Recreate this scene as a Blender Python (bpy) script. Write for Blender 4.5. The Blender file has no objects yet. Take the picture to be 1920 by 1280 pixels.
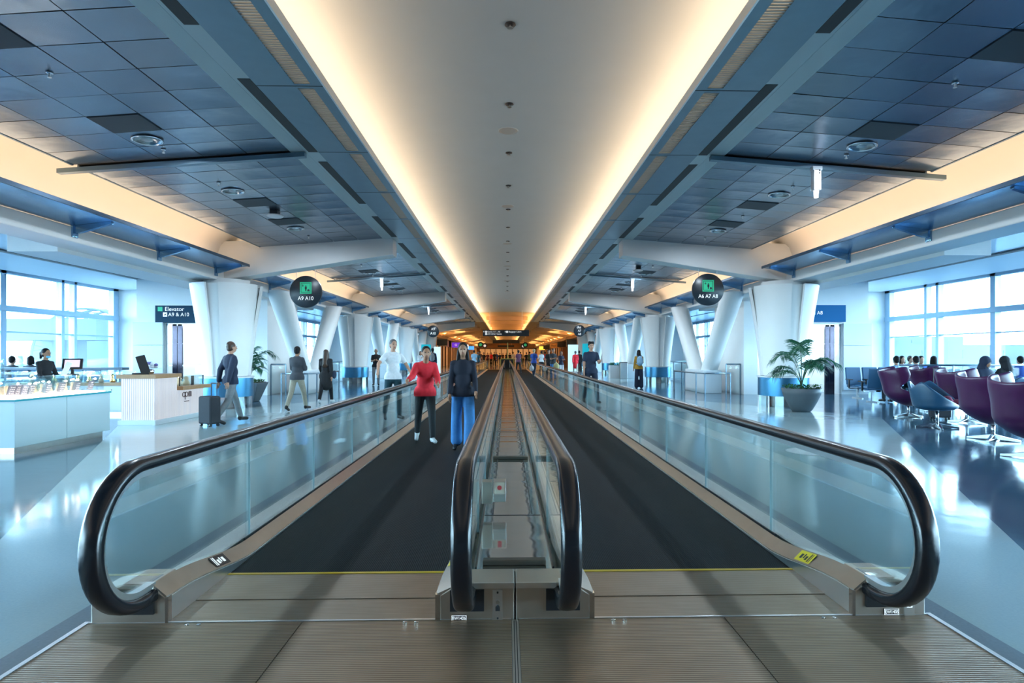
import bpy, bmesh, math, random
from mathutils import Vector, Matrix
random.seed(7)
S = bpy.context.scene
COL = S.collection
PI = math.pi
C = 0.045                      # centre line of the concourse
# ------------------------------------------------------------------ materials
MATS = {}
def mat(name, col, rough=0.5, metal=0.0, emit=None, estr=0.0, spec=0.5, coat=0.0):
    if name in MATS: return MATS[name]
    m = bpy.data.materials.new(name); m.use_nodes = True
    b = m.node_tree.nodes['Principled BSDF']
    b.inputs['Base Color'].default_value = (*col, 1)
    b.inputs['Roughness'].default_value = rough
    b.inputs['Metallic'].default_value = metal
    b.inputs['Specular IOR Level'].default_value = spec
    if coat: b.inputs['Coat Weight'].default_value = coat; b.inputs['Coat Roughness'].default_value = 0.08
    if emit:
        b.inputs['Emission Color'].default_value = (*emit, 1); b.inputs['Emission Strength'].default_value = estr
    MATS[name] = m
    return m
def bsdf(m): return m.node_tree.nodes['Principled BSDF']
def node(m, t, **kw):
    n = m.node_tree.nodes.new(t)
    for k, v in kw.items(): setattr(n, k, v)
    return n
def link(m, a, b): m.node_tree.links.new(a, b)
def mth(m, op, a, b=None, c=None):
    n = node(m, 'ShaderNodeMath', operation=op)
    for i, v in enumerate((a, b, c)):
        if v is None: continue
        if isinstance(v, (int, float)): n.inputs[i].default_value = v
        else: link(m, v, n.inputs[i])
    return n.outputs[0]
def mixc(m, f, a, b):
    n = node(m, 'ShaderNodeMix', data_type='RGBA')
    if isinstance(f, (int, float)): n.inputs[0].default_value = f
    else: link(m, f, n.inputs[0])
    for i, v in ((6, a), (7, b)):
        if isinstance(v, tuple): n.inputs[i].default_value = (*v, 1)
        else: link(m, v, n.inputs[i])
    return n.outputs[2]
def pos(m):
    g = node(m, 'ShaderNodeNewGeometry'); s = node(m, 'ShaderNodeSeparateXYZ')
    link(m, g.outputs['Position'], s.inputs[0]); return g.outputs['Position'], s.outputs
def noise(m, vec, scale, detail=3):
    n = node(m, 'ShaderNodeTexNoise'); n.inputs['Scale'].default_value = scale; n.inputs['Detail'].default_value = detail
    if vec is not None: link(m, vec, n.inputs['Vector'])
    return n.outputs['Fac']
def bump(m, h, strength, dist=0.01):
    n = node(m, 'ShaderNodeBump'); n.inputs['Strength'].default_value = strength; n.inputs['Distance'].default_value = dist
    link(m, h, n.inputs['Height']); link(m, n.outputs[0], bsdf(m).inputs['Normal'])
def speckle(m, col, amt=0.12, scale=30.0, rough=None):
    p, s = pos(m); f = noise(m, p, scale)
    dark = tuple(c*(1-amt) for c in col); lite = tuple(min(1, c*(1+amt)) for c in col)
    link(m, mixc(m, f, dark, lite), bsdf(m).inputs['Base Color'])
    if rough:
        link(m, mth(m, 'MULTIPLY_ADD', f, rough[1]-rough[0], rough[0]), bsdf(m).inputs['Roughness'])
    return m

WHITE = speckle(mat('white_paint', (.80,.82,.82), .45), (.80,.82,.82), .03, 3)
VAULT = speckle(mat('vault_plaster', (.48,.54,.56), .6), (.48,.54,.56), .03, 2)
COVE = speckle(mat('cove_plaster', (.86,.82,.75), .6), (.86,.82,.75), .03, 2)
LOUNGEC = mat('lounge_ceiling_panel', (.86,.88,.90), .18)
SOFFIT = speckle(mat('soffit_metal', (.17,.25,.31), .36, .85), (.17,.25,.31), .08, 6)
FIN = speckle(mat('fin_metal', (.20,.40,.62), .22, .9), (.20,.40,.62), .08, 5)
ALU = mat('brushed_aluminium', (.72,.75,.78), .3, 1.0)
CHROME = mat('chrome', (.58,.61,.64), .14, 1.0)
STEEL = speckle(mat('stainless_steel', (.60,.58,.55), .33, 1.0), (.60,.58,.55), .1, 12, (.26,.42))
BRONZE = speckle(mat('warm_steel_cladding', (.47,.42,.365), .34, .95), (.47,.42,.365), .12, 9, (.28,.44))
DARK = mat('dark_gap', (.012,.013,.016), .6)
RUBBER = mat('black_rubber', (.006,.007,.010), .24, 0, spec=.55)
BLACKP = mat('black_plastic', (.012,.013,.016), .35)
SIGNB = mat('sign_navy_black', (.012,.022,.032), .3)
SIGNBLUE = mat('sign_teal_blue', (.004,.13,.33), .6, spec=.2)
TXT = mat('sign_white_letters', (.85,.87,.86), .5, emit=(1,1,1), estr=.25)
GREEN = mat('sign_green', (.02,.42,.22), .5, emit=(.02,.6,.3), estr=.15)
BENCHB = speckle(mat('bench_blue_metal', (.07,.24,.42), .3, .75), (.07,.24,.42), .1, 5)
BENCHT = mat('bench_top_white', (.70,.74,.78), .35)
YELLOW = mat('safety_yellow', (.75,.55,.02), .5)
PANELW = mat('panel_white_satin', (.68,.75,.80), .3)
WOODT = speckle(mat('oak_counter_top', (.36,.20,.09), .4), (.36,.20,.09), .25, 14)
OUTW = mat('outdoor_darkened_render', (.046,.052,.056), .8)  # daylight level put into the outdoor colours: darkened so they don't clip
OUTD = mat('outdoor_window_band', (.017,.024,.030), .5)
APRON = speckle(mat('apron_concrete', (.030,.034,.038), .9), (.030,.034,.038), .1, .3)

def glass_mat(name, tint, gloss=1.0, rough=0.0):
    m = bpy.data.materials.new(name); m.use_nodes = True; nt = m.node_tree
    nt.nodes.remove(nt.nodes['Principled BSDF'])
    t = node(m, 'ShaderNodeBsdfTransparent'); t.inputs[0].default_value = (*tint, 1)
    g = node(m, 'ShaderNodeBsdfGlossy'); g.inputs['Roughness'].default_value = rough; g.inputs[0].default_value = (.95,1,1,1)
    f = node(m, 'ShaderNodeFresnel'); f.inputs[0].default_value = 1.45
    mx = node(m, 'ShaderNodeMixShader'); link(m, mth(m, 'MULTIPLY', f.outputs[0], gloss), mx.inputs[0])
    link(m, t.outputs[0], mx.inputs[1]); link(m, g.outputs[0], mx.inputs[2])
    link(m, mx.outputs[0], nt.nodes['Material Output'].inputs[0]); MATS[name] = m
    return m
GLASS = glass_mat('balustrade_glass', (.93,.975,.975), .55)
WGLASS = glass_mat('window_glass', (.95,.98,.99), .6)
CGLASS = glass_mat('case_glass', (.95,.98,.98), .4)

def tile_material():
    m = mat('ceiling_tile_metal', (.24,.29,.34), .27, .9)
    p, s = pos(m); f = noise(m, p, .9, 2)
    link(m, mixc(m, f, (.16,.22,.285), (.24,.30,.37)), bsdf(m).inputs['Base Color'])
    f2 = noise(m, p, 3.0, 2); bump(m, f2, .12, .05)
    return m
TILE = tile_material()
TILED = mat('dark_vent_tile', (.05,.065,.08), .6, .3)

def floor_material():
    m = mat('terrazzo_floor', (.4,.45,.47), .12, spec=.6)
    p, s = pos(m)
    ax = mth(m, 'ABSOLUTE', mth(m, 'SUBTRACT', s[0], C))
    tri = mth(m, 'PINGPONG', mth(m, 'SUBTRACT', s[1], 2.4), 11.0)       # 0..11 zig-zag along the hall
    w = mth(m, 'MULTIPLY_ADD', tri, .52, 2.75)
    inside = mth(m, 'LESS_THAN', ax, w)
    f = noise(m, p, 60, 4); g = noise(m, p, 1.2, 3)
    light = mixc(m, f, (.31,.44,.475), (.40,.53,.555))
    dark = mixc(m, f, (.035,.095,.15), (.06,.135,.19))
    band = mth(m, 'LESS_THAN', ax, 2.41)
    c1 = mixc(m, inside, dark, light)
    kerb = mixc(m, f, (.17,.23,.28), (.25,.31,.36))
    link(m, mixc(m, band, c1, kerb), bsdf(m).inputs['Base Color'])
    link(m, mth(m, 'MULTIPLY_ADD', g, .10, .07), bsdf(m).inputs['Roughness'])
    bump(m, noise(m, p, 2.2, 2), .04, .05)
    return m
FLOOR = floor_material()

def ribbed(name, axis, period, lo, hi, rough, metal, bstr):
    m = mat(name, lo, rough, metal)
    p, s = pos(m)
    w = mth(m, 'SINE', mth(m, 'MULTIPLY', s[axis], 2*PI/period))
    h = mth(m, 'MULTIPLY_ADD', w, .5, .5)
    f = noise(m, p, 5, 3)
    a = mixc(m, h, lo, hi); dirty = mixc(m, f, (.55,.55,.55), (1,1,1))
    mm = node(m, 'ShaderNodeMix', data_type='RGBA', blend_type='MULTIPLY'); mm.inputs[0].default_value = .6
    link(m, a, mm.inputs[6]); link(m, dirty, mm.inputs[7])
    link(m, mm.outputs[2], bsdf(m).inputs['Base Color'])
    bump(m, h, bstr, .004)
    return m
LANDING = ribbed('landing_ribbed_aluminium', 1, .016, (.23,.17,.12), (.48,.375,.27), .42, .85, .35)
COMB = ribbed('comb_plate_aluminium', 1, .012, (.30,.24,.18), (.42,.34,.26), .38, .9, .2)
PALLET = ribbed('pallet_grooves', 0, .0125, (.004,.005,.007), (.022,.026,.031), .65, .0, .4); bsdf(PALLET).inputs['Specular IOR Level'].default_value = .12

def deck_material():
    m = mat('divider_wavy_steel', (.76,.78,.78), .1, 1.0)
    p, s = pos(m)
    mp = node(m, 'ShaderNodeMapping'); mp.inputs['Scale'].default_value = (.5, 2.0, 1); link(m, p, mp.inputs[0])
    bump(m, noise(m, mp.outputs[0], 1.8, 1), .13, .08)
    link(m, mth(m, 'MULTIPLY_ADD', noise(m, p, 7, 3), .12, .03), bsdf(m).inputs['Roughness'])
    return m
DECK = deck_material()
STRIPD = mat('dark_strip_metal', (.10,.085,.07), .4, .8)
# ------------------------------------------------------------------ mesh builder
class MB:
    def __init__(s): s.bm = bmesh.new()
    def quad(s, *pts):
        s.bm.faces.new([s.bm.verts.new(p) for p in pts]); return s
    def box(s, x0, x1, y0, y1, z0, z1):
        v = [s.bm.verts.new((x, y, z)) for z in (z0, z1) for y in (y0, y1) for x in (x0, x1)]
        for f in ((0,2,3,1),(4,5,7,6),(0,1,5,4),(2,6,7,3),(0,4,6,2),(1,3,7,5)): s.bm.faces.new([v[i] for i in f])
        return s
    def obox(s, c, half, M=None):
        M = M or Matrix.Identity(3); c = Vector(c)
        v = [s.bm.verts.new(c + M @ Vector((x*half[0], y*half[1], z*half[2]))) for z in (-1,1) for y in (-1,1) for x in (-1,1)]
        for f in ((0,2,3,1),(4,5,7,6),(0,1,5,4),(2,6,7,3),(0,4,6,2),(1,3,7,5)): s.bm.faces.new([v[i] for i in f])
        return s
    def prism(s, poly, a0, a1, axis='y'):
        def P(p, a): return {'y': (p[0], a, p[1]), 'x': (a, p[0], p[1]), 'z': (p[0], p[1], a)}[axis]
        A = [s.bm.verts.new(P(p, a0)) for p in poly]; B = [s.bm.verts.new(P(p, a1)) for p in poly]
        n = len(poly)
        for i in range(n): s.bm.faces.new((A[i], A[(i+1) % n], B[(i+1) % n], B[i]))
        s.bm.faces.new(A[::-1]); s.bm.faces.new(B)
        return s
    def loft(s, secs, cap=True, closed=True):
        R = [[s.bm.verts.new(p) for p in sec] for sec in secs]
        n = len(R[0])
        for a, b in zip(R, R[1:]):
            for i in range(n if closed else n-1):
                j = (i+1) % n; s.bm.faces.new((a[i], a[j], b[j], b[i]))
        if cap and closed: s.bm.faces.new(R[0][::-1]); s.bm.faces.new(R[-1])
        return s
    def tube(s, path, r, n=8, r1=None):
        path = [Vector(p) for p in path]; secs = []
        up = None
        for i, p in enumerate(path):
            t = (path[min(i+1, len(path)-1)] - path[max(i-1, 0)]).normalized()
            if up is None: up = Vector((0,0,1)) if abs(t.z) < .9 else Vector((1,0,0))
            a = t.cross(up).normalized(); b = a.cross(t).normalized(); up = b
            k = i/max(1, len(path)-1); rr = r if r1 is None else r+(r1-r)*k
            secs.append([p + a*math.cos(q*2*PI/n)*rr + b*math.sin(q*2*PI/n)*rr for q in range(n)])
        return s.loft(secs)
    def lathe(s, prof, c=(0,0,0), n=24, ring=False):
        c = Vector(c)
        secs = [[c + Vector((r*math.cos(q*2*PI/n), r*math.sin(q*2*PI/n), z)) for q in range(n)] for r, z in prof]
        return s.loft(secs+secs[:1], cap=False) if ring else s.loft(secs)
    def ell(s, c, r, n=12, M=None):
        mt = Matrix.Translation(c) @ (M.to_4x4() if M else Matrix.Identity(4)) @ Matrix.Diagonal((*r, 1))
        bmesh.ops.create_uvsphere(s.bm, u_segments=n, v_segments=max(6, n*2//3), radius=1, matrix=mt); return s
    def caps(s, p0, r0, p1, r1, n=10):
        p0, p1 = Vector(p0), Vector(p1); t = (p1-p0); L = t.length; t.normalize()
        up = Vector((0,0,1)) if abs(t.z) < .9 else Vector((1,0,0))
        a = t.cross(up).normalized(); b = a.cross(t).normalized()
        st = [(p0 - t*r0*math.cos(k), r0*math.sin(k)) for k in (.25, .7, 1.15)] + [(p0, r0), (p1, r1)] + [(p1 + t*r1*math.cos(k), r1*math.sin(k)) for k in (1.15, .7, .25)]
        return s.loft([[p + a*math.cos(q*2*PI/n)*r + b*math.sin(q*2*PI/n)*r for q in range(n)] for p, r in st])
    def mesh(s, name, m=None, smooth=False):
        bmesh.ops.recalc_face_normals(s.bm, faces=s.bm.faces)
        me = bpy.data.meshes.new(name); s.bm.to_mesh(me); s.bm.free()
        if smooth: me.polygons.foreach_set('use_smooth', [True]*len(me.polygons))
        if m: me.materials.append(m)
        return me
    def build(s, name, m, parent=None, smooth=False, world=False, bevel=0, auto=False):
        return put(name, s.mesh(name, m, smooth or auto), parent, world, bevel, auto)
def put(name, me, parent=None, world=False, bevel=0, auto=False):
    o = bpy.data.objects.new(name, me); COL.objects.link(o)
    if parent:
        o.parent = parent
        if world: o.matrix_parent_inverse = Matrix.LocRotScale(root_of(parent).location, root_of(parent).rotation_euler, root_of(parent).scale).inverted() if parent.parent is None else Matrix.Identity(4)
    if bevel:
        b = o.modifiers.new('bevel', 'BEVEL'); b.width = bevel; b.segments = 2; b.limit_method = 'ANGLE'
    if auto:
        try: o.data.set_sharp_from_angle(angle=.7)
        except Exception: pass
    return o
def root_of(o):
    while o.parent: o = o.parent
    return o
def tag(o, label, cat, group=None, kind=None):
    o['label'] = label; o['category'] = cat
    if group: o['group'] = group
    if kind: o['kind'] = kind
    return o
def thing(name, label, cat, loc=(0,0,0), rz=0, group=None, kind=None):
    o = bpy.data.objects.new(name, None); COL.objects.link(o)
    o.location = loc; o.rotation_euler = (0,0,rz); o.empty_display_size = .2
    return tag(o, label, cat, group, kind)
def kids(o): return [c for c in COL.objects if c.parent == o]
CH = {}
def dup(root, loc, rz=None, label=None, group=None):
    """copy of a thing with copies of its parts and sub-parts"""
    r = root.copy(); COL.objects.link(r); r.location = loc
    if rz is not None: r.rotation_euler = (0,0,rz)
    if label: r['label'] = label
    if group: r['group'] = group
    def rec(src, dst):
        for c in list(src.children):
            k = c.copy(); COL.objects.link(k); k.parent = dst; k.matrix_parent_inverse = c.matrix_parent_inverse.copy(); rec(c, k)
    rec(root, r)
    return r
def struct(name, mb, m, label, cat, bevel=0, smooth=False, auto=False):
    return tag(mb.build(name, m, None, smooth, bevel=bevel, auto=auto), label, cat, None, 'structure')
def text(body, size, m, name, parent, loc, rot, align='CENTER', bold=.0, sx=1.0):
    cu = bpy.data.curves.new(name, 'FONT'); cu.body = body; cu.size = size; cu.align_x = align; cu.align_y = 'CENTER'
    cu.extrude = .001
    f = bpy.data.objects.new('tmp_text', cu); COL.objects.link(f); cu.materials.append(m)
    dg = bpy.context.evaluated_depsgraph_get(); dg.update(); me = bpy.data.meshes.new_from_object(f.evaluated_get(dg)); bpy.data.objects.remove(f)
    if not me.materials: me.materials.append(m)
    o = bpy.data.objects.new(name, me); COL.objects.link(o)
    o.parent = parent; o.location = loc; o.rotation_euler = rot; o.scale = (sx, 1, 1)
    return o
ORD = 'first second third fourth fifth sixth seventh eighth ninth tenth eleventh twelfth thirteenth fourteenth fifteenth sixteenth seventeenth eighteenth nineteenth twentieth'.split()
FACE = (PI/2, 0, 0)            # text upright, read from -Y
# ------------------------------------------------------------------ camera
F, H0, TH = 1120.0, 1.42, 0.0245
cam = bpy.data.cameras.new('camera'); co = bpy.data.objects.new('camera', cam); COL.objects.link(co)
cam.sensor_width = 36; cam.lens = 36*F/1920; cam.clip_end = 800; cam.clip_start = .05
co.location = (0, 0, H0); co.rotation_euler = (PI/2, 0, -TH)
UPP = 950 + F*math.tan(TH)
cam.shift_x = (960-UPP)/1920; cam.shift_y = 25/1920
S.camera = co
def at(u, v, Z=0.0):           # point of the place seen at a pixel, at height Z
    d = F*(Z-H0)/(665.0-v); return atd(u, d, Z)
def atd(u, d, Z=0.0):
    xc = (u-UPP)*d/F
    return Vector((xc*math.cos(TH)+d*math.sin(TH), -xc*math.sin(TH)+d*math.cos(TH), Z))
SKY_STR, E_SIDE, E_VAULT, E_SHOP, EXPO, E_DOWN = 19.0, 38, 84, 190, 0.95, 30
# ------------------------------------------------------------------ people
SKIN = mat('skin_light', (.46,.26,.18), .6, spec=.25); SKIN2 = mat('skin_tan', (.34,.18,.11), .6, spec=.25); SKIN3 = mat('skin_deep', (.16,.085,.055), .5)
def cloth(name, col): return speckle(mat('cloth_'+name, col, .85), col, .18, 25)
NAVY = cloth('navy', (.012,.022,.05)); BLK = cloth('black', (.010,.011,.014)); CHAR = cloth('charcoal', (.035,.04,.05))
JEAN = cloth('blue_jeans', (.05,.20,.48)); REDC = cloth('red', (.62,.015,.03)); WHT = cloth('white', (.62,.66,.70))
BEIGE = cloth('beige', (.36,.33,.26)); BLUE = cloth('royal_blue', (.015,.06,.30)); PURP = cloth('plum', (.10,.03,.07))
TEALC = cloth('dark_teal', (.01,.05,.07)); GREY = cloth('grey', (.20,.22,.24)); LBLUE = cloth('pale_blue', (.25,.42,.58))
MUST = cloth('mustard', (.42,.22,.03)); OLIVE = cloth('olive', (.08,.11,.04)); BRWN = cloth('brown', (.12,.06,.035))
HBLK = mat('hair_black', (.006,.005,.006), .65, spec=.25); HBRN = mat('hair_brown', (.045,.022,.012), .45)
HGRY = mat('hair_grey', (.09,.09,.095), .6); HBLD = mat('hair_blond', (.42,.30,.14), .5)
SHOE = mat('shoe_dark', (.012,.012,.014), .4); SHOEW = mat('shoe_white', (.65,.66,.68), .5)
EYE = mat('eye_dark', (.01,.008,.007), .3); LIP = mat('lip_rose', (.36,.12,.10), .5)
TMP = []
def organic(mb, vox, smooth=4):
    me = bpy.data.meshes.new('tmp'); bmesh.ops.recalc_face_normals(mb.bm, faces=mb.bm.faces); mb.bm.to_mesh(me); mb.bm.free()
    o = bpy.data.objects.new('tmp', me); COL.objects.link(o)
    r = o.modifiers.new('r', 'REMESH'); r.mode = 'VOXEL'; r.voxel_size = vox
    s = o.modifiers.new('s', 'SMOOTH'); s.iterations = smooth; s.factor = .5
    dg = bpy.context.evaluated_depsgraph_get(); dg.update()
    out = bpy.data.meshes.new_from_object(o.evaluated_get(dg))
    bpy.data.objects.remove(o); bpy.data.meshes.remove(me)
    out.polygons.foreach_set('use_smooth', [True]*len(out.polygons))
    return out
V = Vector
def skeleton(p):
    """joint positions for a 1.75 m figure that faces -Y; p holds the pose"""
    J = {}
    lean = p.get('lean', 0.0); sit = p.get('sit', False)
    hz = .95
    J['pel'] = V((0, 0, hz)); J['belly'] = V((0, -.02-lean*.25, hz+.16)); J['chest'] = V((0, -lean*.7, hz+.36)); J['neck'] = V((0, -lean, hz+.52)); J['head'] = V((p.get('hx', 0), -lean*1.25-.035-p.get('nod', 0), hz+.68))
    for k, s in (('l', 1), ('r', -1)):
        h = V((s*.09, 0, hz-.04)); a = p.get('hip_'+k, 0.0); b = p.get('knee_'+k, 0.0); ab = p.get('spread', .05)
        kn = h + V((s*math.sin(ab)*.42, -math.sin(a)*.43, -math.cos(a)*.43)); c = a-b
        an = kn + V((s*.0, -math.sin(c)*.40, -math.cos(c)*.40))
        J['hip'+k], J['knee'+k], J['ank'+k] = h, kn, an
        ft = p.get('foot_'+k, 0.0); J['toe'+k] = an + V((s*.03, -.16*math.cos(ft), -.055-.16*math.sin(ft)))
        sh = J['chest'] + V((s*.160, .01, .098)); ua = p.get('arm_'+k, .05); el = p.get('elb_'+k, .25); out = p.get('out_'+k, .14); inw = p.get('in_'+k, 0.0)
        e = sh + V((s*math.sin(out)*.28, -math.sin(ua)*.28*math.cos(out), -math.cos(ua)*.28*math.cos(out)))
        f = ua+el
        d = V((s*(math.sin(out)*.4-math.sin(inw)), -math.sin(f)*math.cos(inw), -math.cos(f)*math.cos(inw))).normalized()
        w = e + d*.245
        J['sh'+k], J['el'+k], J['wr'+k], J['hd'+k] = sh, e, w, d
    zmin = min(J['ankl'].z, J['ankr'].z, J['toel'].z+.05, J['toer'].z+.05) - .092
    for j in J:
        if not j.startswith('hd'): J[j] = J[j] - V((0, 0, zmin))
    return J
MESHC = {}
def body_mesh(key, J, fem, fine):
    if ('b', key) in MESHC: return MESHC['b', key]
    b = MB(); w = .86 if fem else 1.0
    pel, bel, ch, nk, hd = J['pel'], J['belly'], J['chest'], J['neck'], J['head']
    b.ell(pel+V((0,0,0)), (.155, .105, .13), 14); b.ell(bel, (.135*w, .10, .15), 14); b.ell(ch+V((0,0,.02)), (.165*w, .11, .17), 14)
    b.caps(J['shl']-V((.03,0,0)), .056, J['shr']+V((.03,0,0)), .056)
    for k in 'lr': b.caps(nk-V((0,0,.05)), .05, J['sh'+k], .05)
    b.caps(nk-V((0,-.01,.06)), .06, hd-V((0,-.02,.06)), .05)
    b.ell(hd+V((0,.012,.02)), (.076,.095,.10), 16); b.ell(hd+V((0,-.028,-.045)), (.055,.06,.065), 14)
    if fine:
        b.caps(hd+V((0,-.092,.015)), .010, hd+V((0,-.108,-.018)), .015)
        for s in (-1, 1): b.ell(hd+V((s*.078,.02,-.005)), (.012,.022,.034), 8)
    for k, s in (('l', 1), ('r', -1)):
        b.caps(J['sh'+k], .052*w, J['el'+k], .040*w); b.caps(J['el'+k], .041*w, J['wr'+k], .027)
        hd_ = J['hd'+k]; b.caps(J['wr'+k], .026, J['wr'+k]+hd_*.075, .034)
        b.caps(J['hip'+k], .085, J['knee'+k], .055); b.caps(J['knee'+k], .056, J['ank'+k], .038)
        b.caps(J['ank'+k]+V((0,.03,-.03)), .036, J['toe'+k], .032)
    me = organic(b, .014 if fine else .022, 4 if fine else 3)
    # five separate fingers rooted in each palm
    bm = bmesh.new(); bm.from_mesh(me); fb = MB(); fb.bm.free(); fb.bm = bm
    for k, s in (('l', 1), ('r', -1)):
        d = J['hd'+k]; base = J['wr'+k]+d*.085
        side = d.cross(V((s, .25, 0))).normalized(); pal = side.cross(d).normalized()
        for i, L in enumerate((.070, .080, .074, .056)):
            q = base + side*(.030-.020*i)*1.0; c1 = q + d*L*.5; c2 = c1 + (d*.8 - pal*s*-.45)*L*.5
            fb.tube([q-d*.03, q, c1, c2], .0092, 6, .0075)
        q = J['wr'+k] + d*.03 + side*.035; fb.tube([q-side*.02, q+side*.018+d*.02, q+side*.022+d*.05], .0105, 6, .008)
    bm.to_mesh(me); bm.free(); me.polygons.foreach_set('use_smooth', [True]*len(me.polygons))
    MESHC['b', key] = me
    return me
def garment_mesh(kind, key, J, fem, fine):
    if (kind, key) in MESHC: return MESHC[kind, key]
    b = MB(); w = .9 if fem else 1.04
    pel, bel, ch, nk = J['pel'], J['belly'], J['chest'], J['neck']
    if kind in ('tee', 'jacket', 'sweater', 'dress', 'coat'):
        loose = {'tee': .010, 'sweater': .012, 'jacket': .020, 'dress': .014, 'coat': .028}[kind]
        b.ell(ch+V((0,0,.015)), (.168*w+loose, .112+loose, .175+loose*.3), 14); b.ell(bel, (.138*w+loose, .104+loose, .17), 14)
        b.ell(pel+V((0,0,-.05)), (.194+loose, .128+loose, .20), 14)
        b.caps(J['shl']-V((.05,0,.006)), .058+loose*.5, J['shr']+V((.05,0,-.006)), .058+loose*.5)
        for k in 'lr': b.caps(nk-V((0,0,.055)), .055+loose*.4, J['sh'+k], .054+loose*.4)
        b.caps(nk-V((0,0,.075)), .075+loose, nk-V((0,0,.03)), .062+loose*.4)
        for k in 'lr':
            if kind == 'tee': b.caps(J['sh'+k], .060, J['sh'+k].lerp(J['el'+k], .62), .060)
            else:
                b.caps(J['sh'+k], .050*w+loose*.55, J['el'+k], .044*w+loose*.75); b.caps(J['el'+k], .044*w+loose*.75, J['el'+k].lerp(J['wr'+k], .93), .034+loose*.6)
        if kind in ('dress', 'coat'):
            c = (J['kneel']+J['kneer'])/2; b.caps(pel, .17, V((c.x, c.y, c.z+.12)), .19)
    elif kind in ('trousers', 'wide'):
        b.ell(pel-V((0,0,.01)), (.162*(.95 if fem else 1), .115, .125), 14)
        for k in 'lr':
            if kind == 'wide': b.caps(J['hip'+k], .10, J['knee'+k], .092); b.caps(J['knee'+k], .092, J['ank'+k].lerp(J['knee'+k], .05)-V((0,0,.02)), .105)
            else: b.caps(J['hip'+k], .098, J['knee'+k], .070); b.caps(J['knee'+k], .071, J['ank'+k].lerp(J['knee'+k], .06), .055)
    elif kind == 'shorts':
        b.ell(pel-V((0,0,.01)), (.165, .118, .125), 14)
        for k in 'lr': b.caps(J['hip'+k], .10, J['hip'+k].lerp(J['knee'+k], .85), .088)
    me = organic(b, .016 if fine else .024, 3)
    if kind in ('tee', 'jacket', 'sweater'):          # straight hem
        bm = bmesh.new(); bm.from_mesh(me)
        bmesh.ops.bisect_plane(bm, geom=bm.verts[:]+bm.edges[:]+bm.faces[:], plane_co=pel+V((0,0,{'tee': -.075, 'jacket': -.10, 'sweater': -.085}[kind])), plane_no=(0,0,-1), clear_outer=True)
        keep = set(); bm.to_mesh(me); bm.free()
    MESHC[kind, key] = me
    return me
def shoe_mesh(k, key, J):
    if (k+'shoe', key) in MESHC: return MESHC[k+'shoe', key]
    b = MB(); a, t = J['ank'+k], J['toe'+k]
    b.caps(a+V((0,.035,-.032)), .043, t, .038); b.caps(a+V((0,.01,-.01)), .048, a+V((0,.02,-.04)), .05)
    me = organic(b, .016, 2); MESHC[k+'shoe', key] = me; return me
def hair_mesh(style, key, J):
    if ('h'+style, key) in MESHC: return MESHC['h'+style, key]
    b = MB(); h = J['head']; nk = J['neck']
    b.ell(h+V((0,.030,.040)), (.088,.098,.098), 14); b.ell(h+V((0,.045,0)), (.083,.075,.09), 12)
    if style == 'curly':
        for i in range(16):
            a = i*2.4; b.ell(h+V((math.cos(a)*.06, .02+math.sin(a)*.06, .085+.025*math.sin(i*1.7))), (.034,.034,.034), 8)
    if style == 'long':
        b.caps(h+V((0,.05,0)), .085, nk+V((0,.085,-.16)), .085); b.caps(h+V((.06,.01,-.01)), .036, nk+V((.10,-.01,-.14)), .03); b.caps(h+V((-.06,.01,-.01)), .036, nk+V((-.10,-.01,-.14)), .03)
        b.ell(nk+V((0,.09,-.20)), (.10,.05,.10), 12)
    if style == 'bob':
        for s in (-1, 1): b.caps(h+V((s*.065,.015,.0)), .034, h+V((s*.075,.01,-.10)), .03)
        b.caps(h+V((0,.05,0)), .08, h+V((0,.06,-.09)), .07)
    if style == 'pony':
        b.ell(h+V((0,.13,.03)), (.035,.04,.035), 10); b.caps(h+V((0,.15,.02)), .04, h+V((0,.17,-.10)), .026)
    if style == 'hood':
        b.ell(h+V((0,.03,.02)), (.112,.115,.125), 12); b.caps(h+V((0,.06,-.05)), .10, nk+V((0,.05,-.02)), .12)
    me = organic(b, .013, 3); MESHC['h'+style, key] = me; return me
def backpack_mesh(J):
    b = MB(); c = J['chest']+V((0, .19, -.06))
    b.ell(c, (.15, .085, .23), 14); b.ell(c+V((0,.06,-.08)), (.11,.05,.11), 12); b.ell(c-V((0,0,.08)), (.145,.08,.16), 12)
    return organic(b, .018, 3)
def strap_mesh(J, k):
    s = 1 if k == 'l' else -1
    sh = J['sh'+k]; c = J['chest']
    return MB().tube([c+V((s*.10,.13,.12)), c+V((s*.115,.05,.19)), c+V((s*.12,-.06,.17)), c+V((s*.12,-.135,.04)), c+V((s*.13,-.11,-.12)), c+V((s*.13,.08,-.2))], .016, 6).mesh('strap', None, True)
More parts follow.
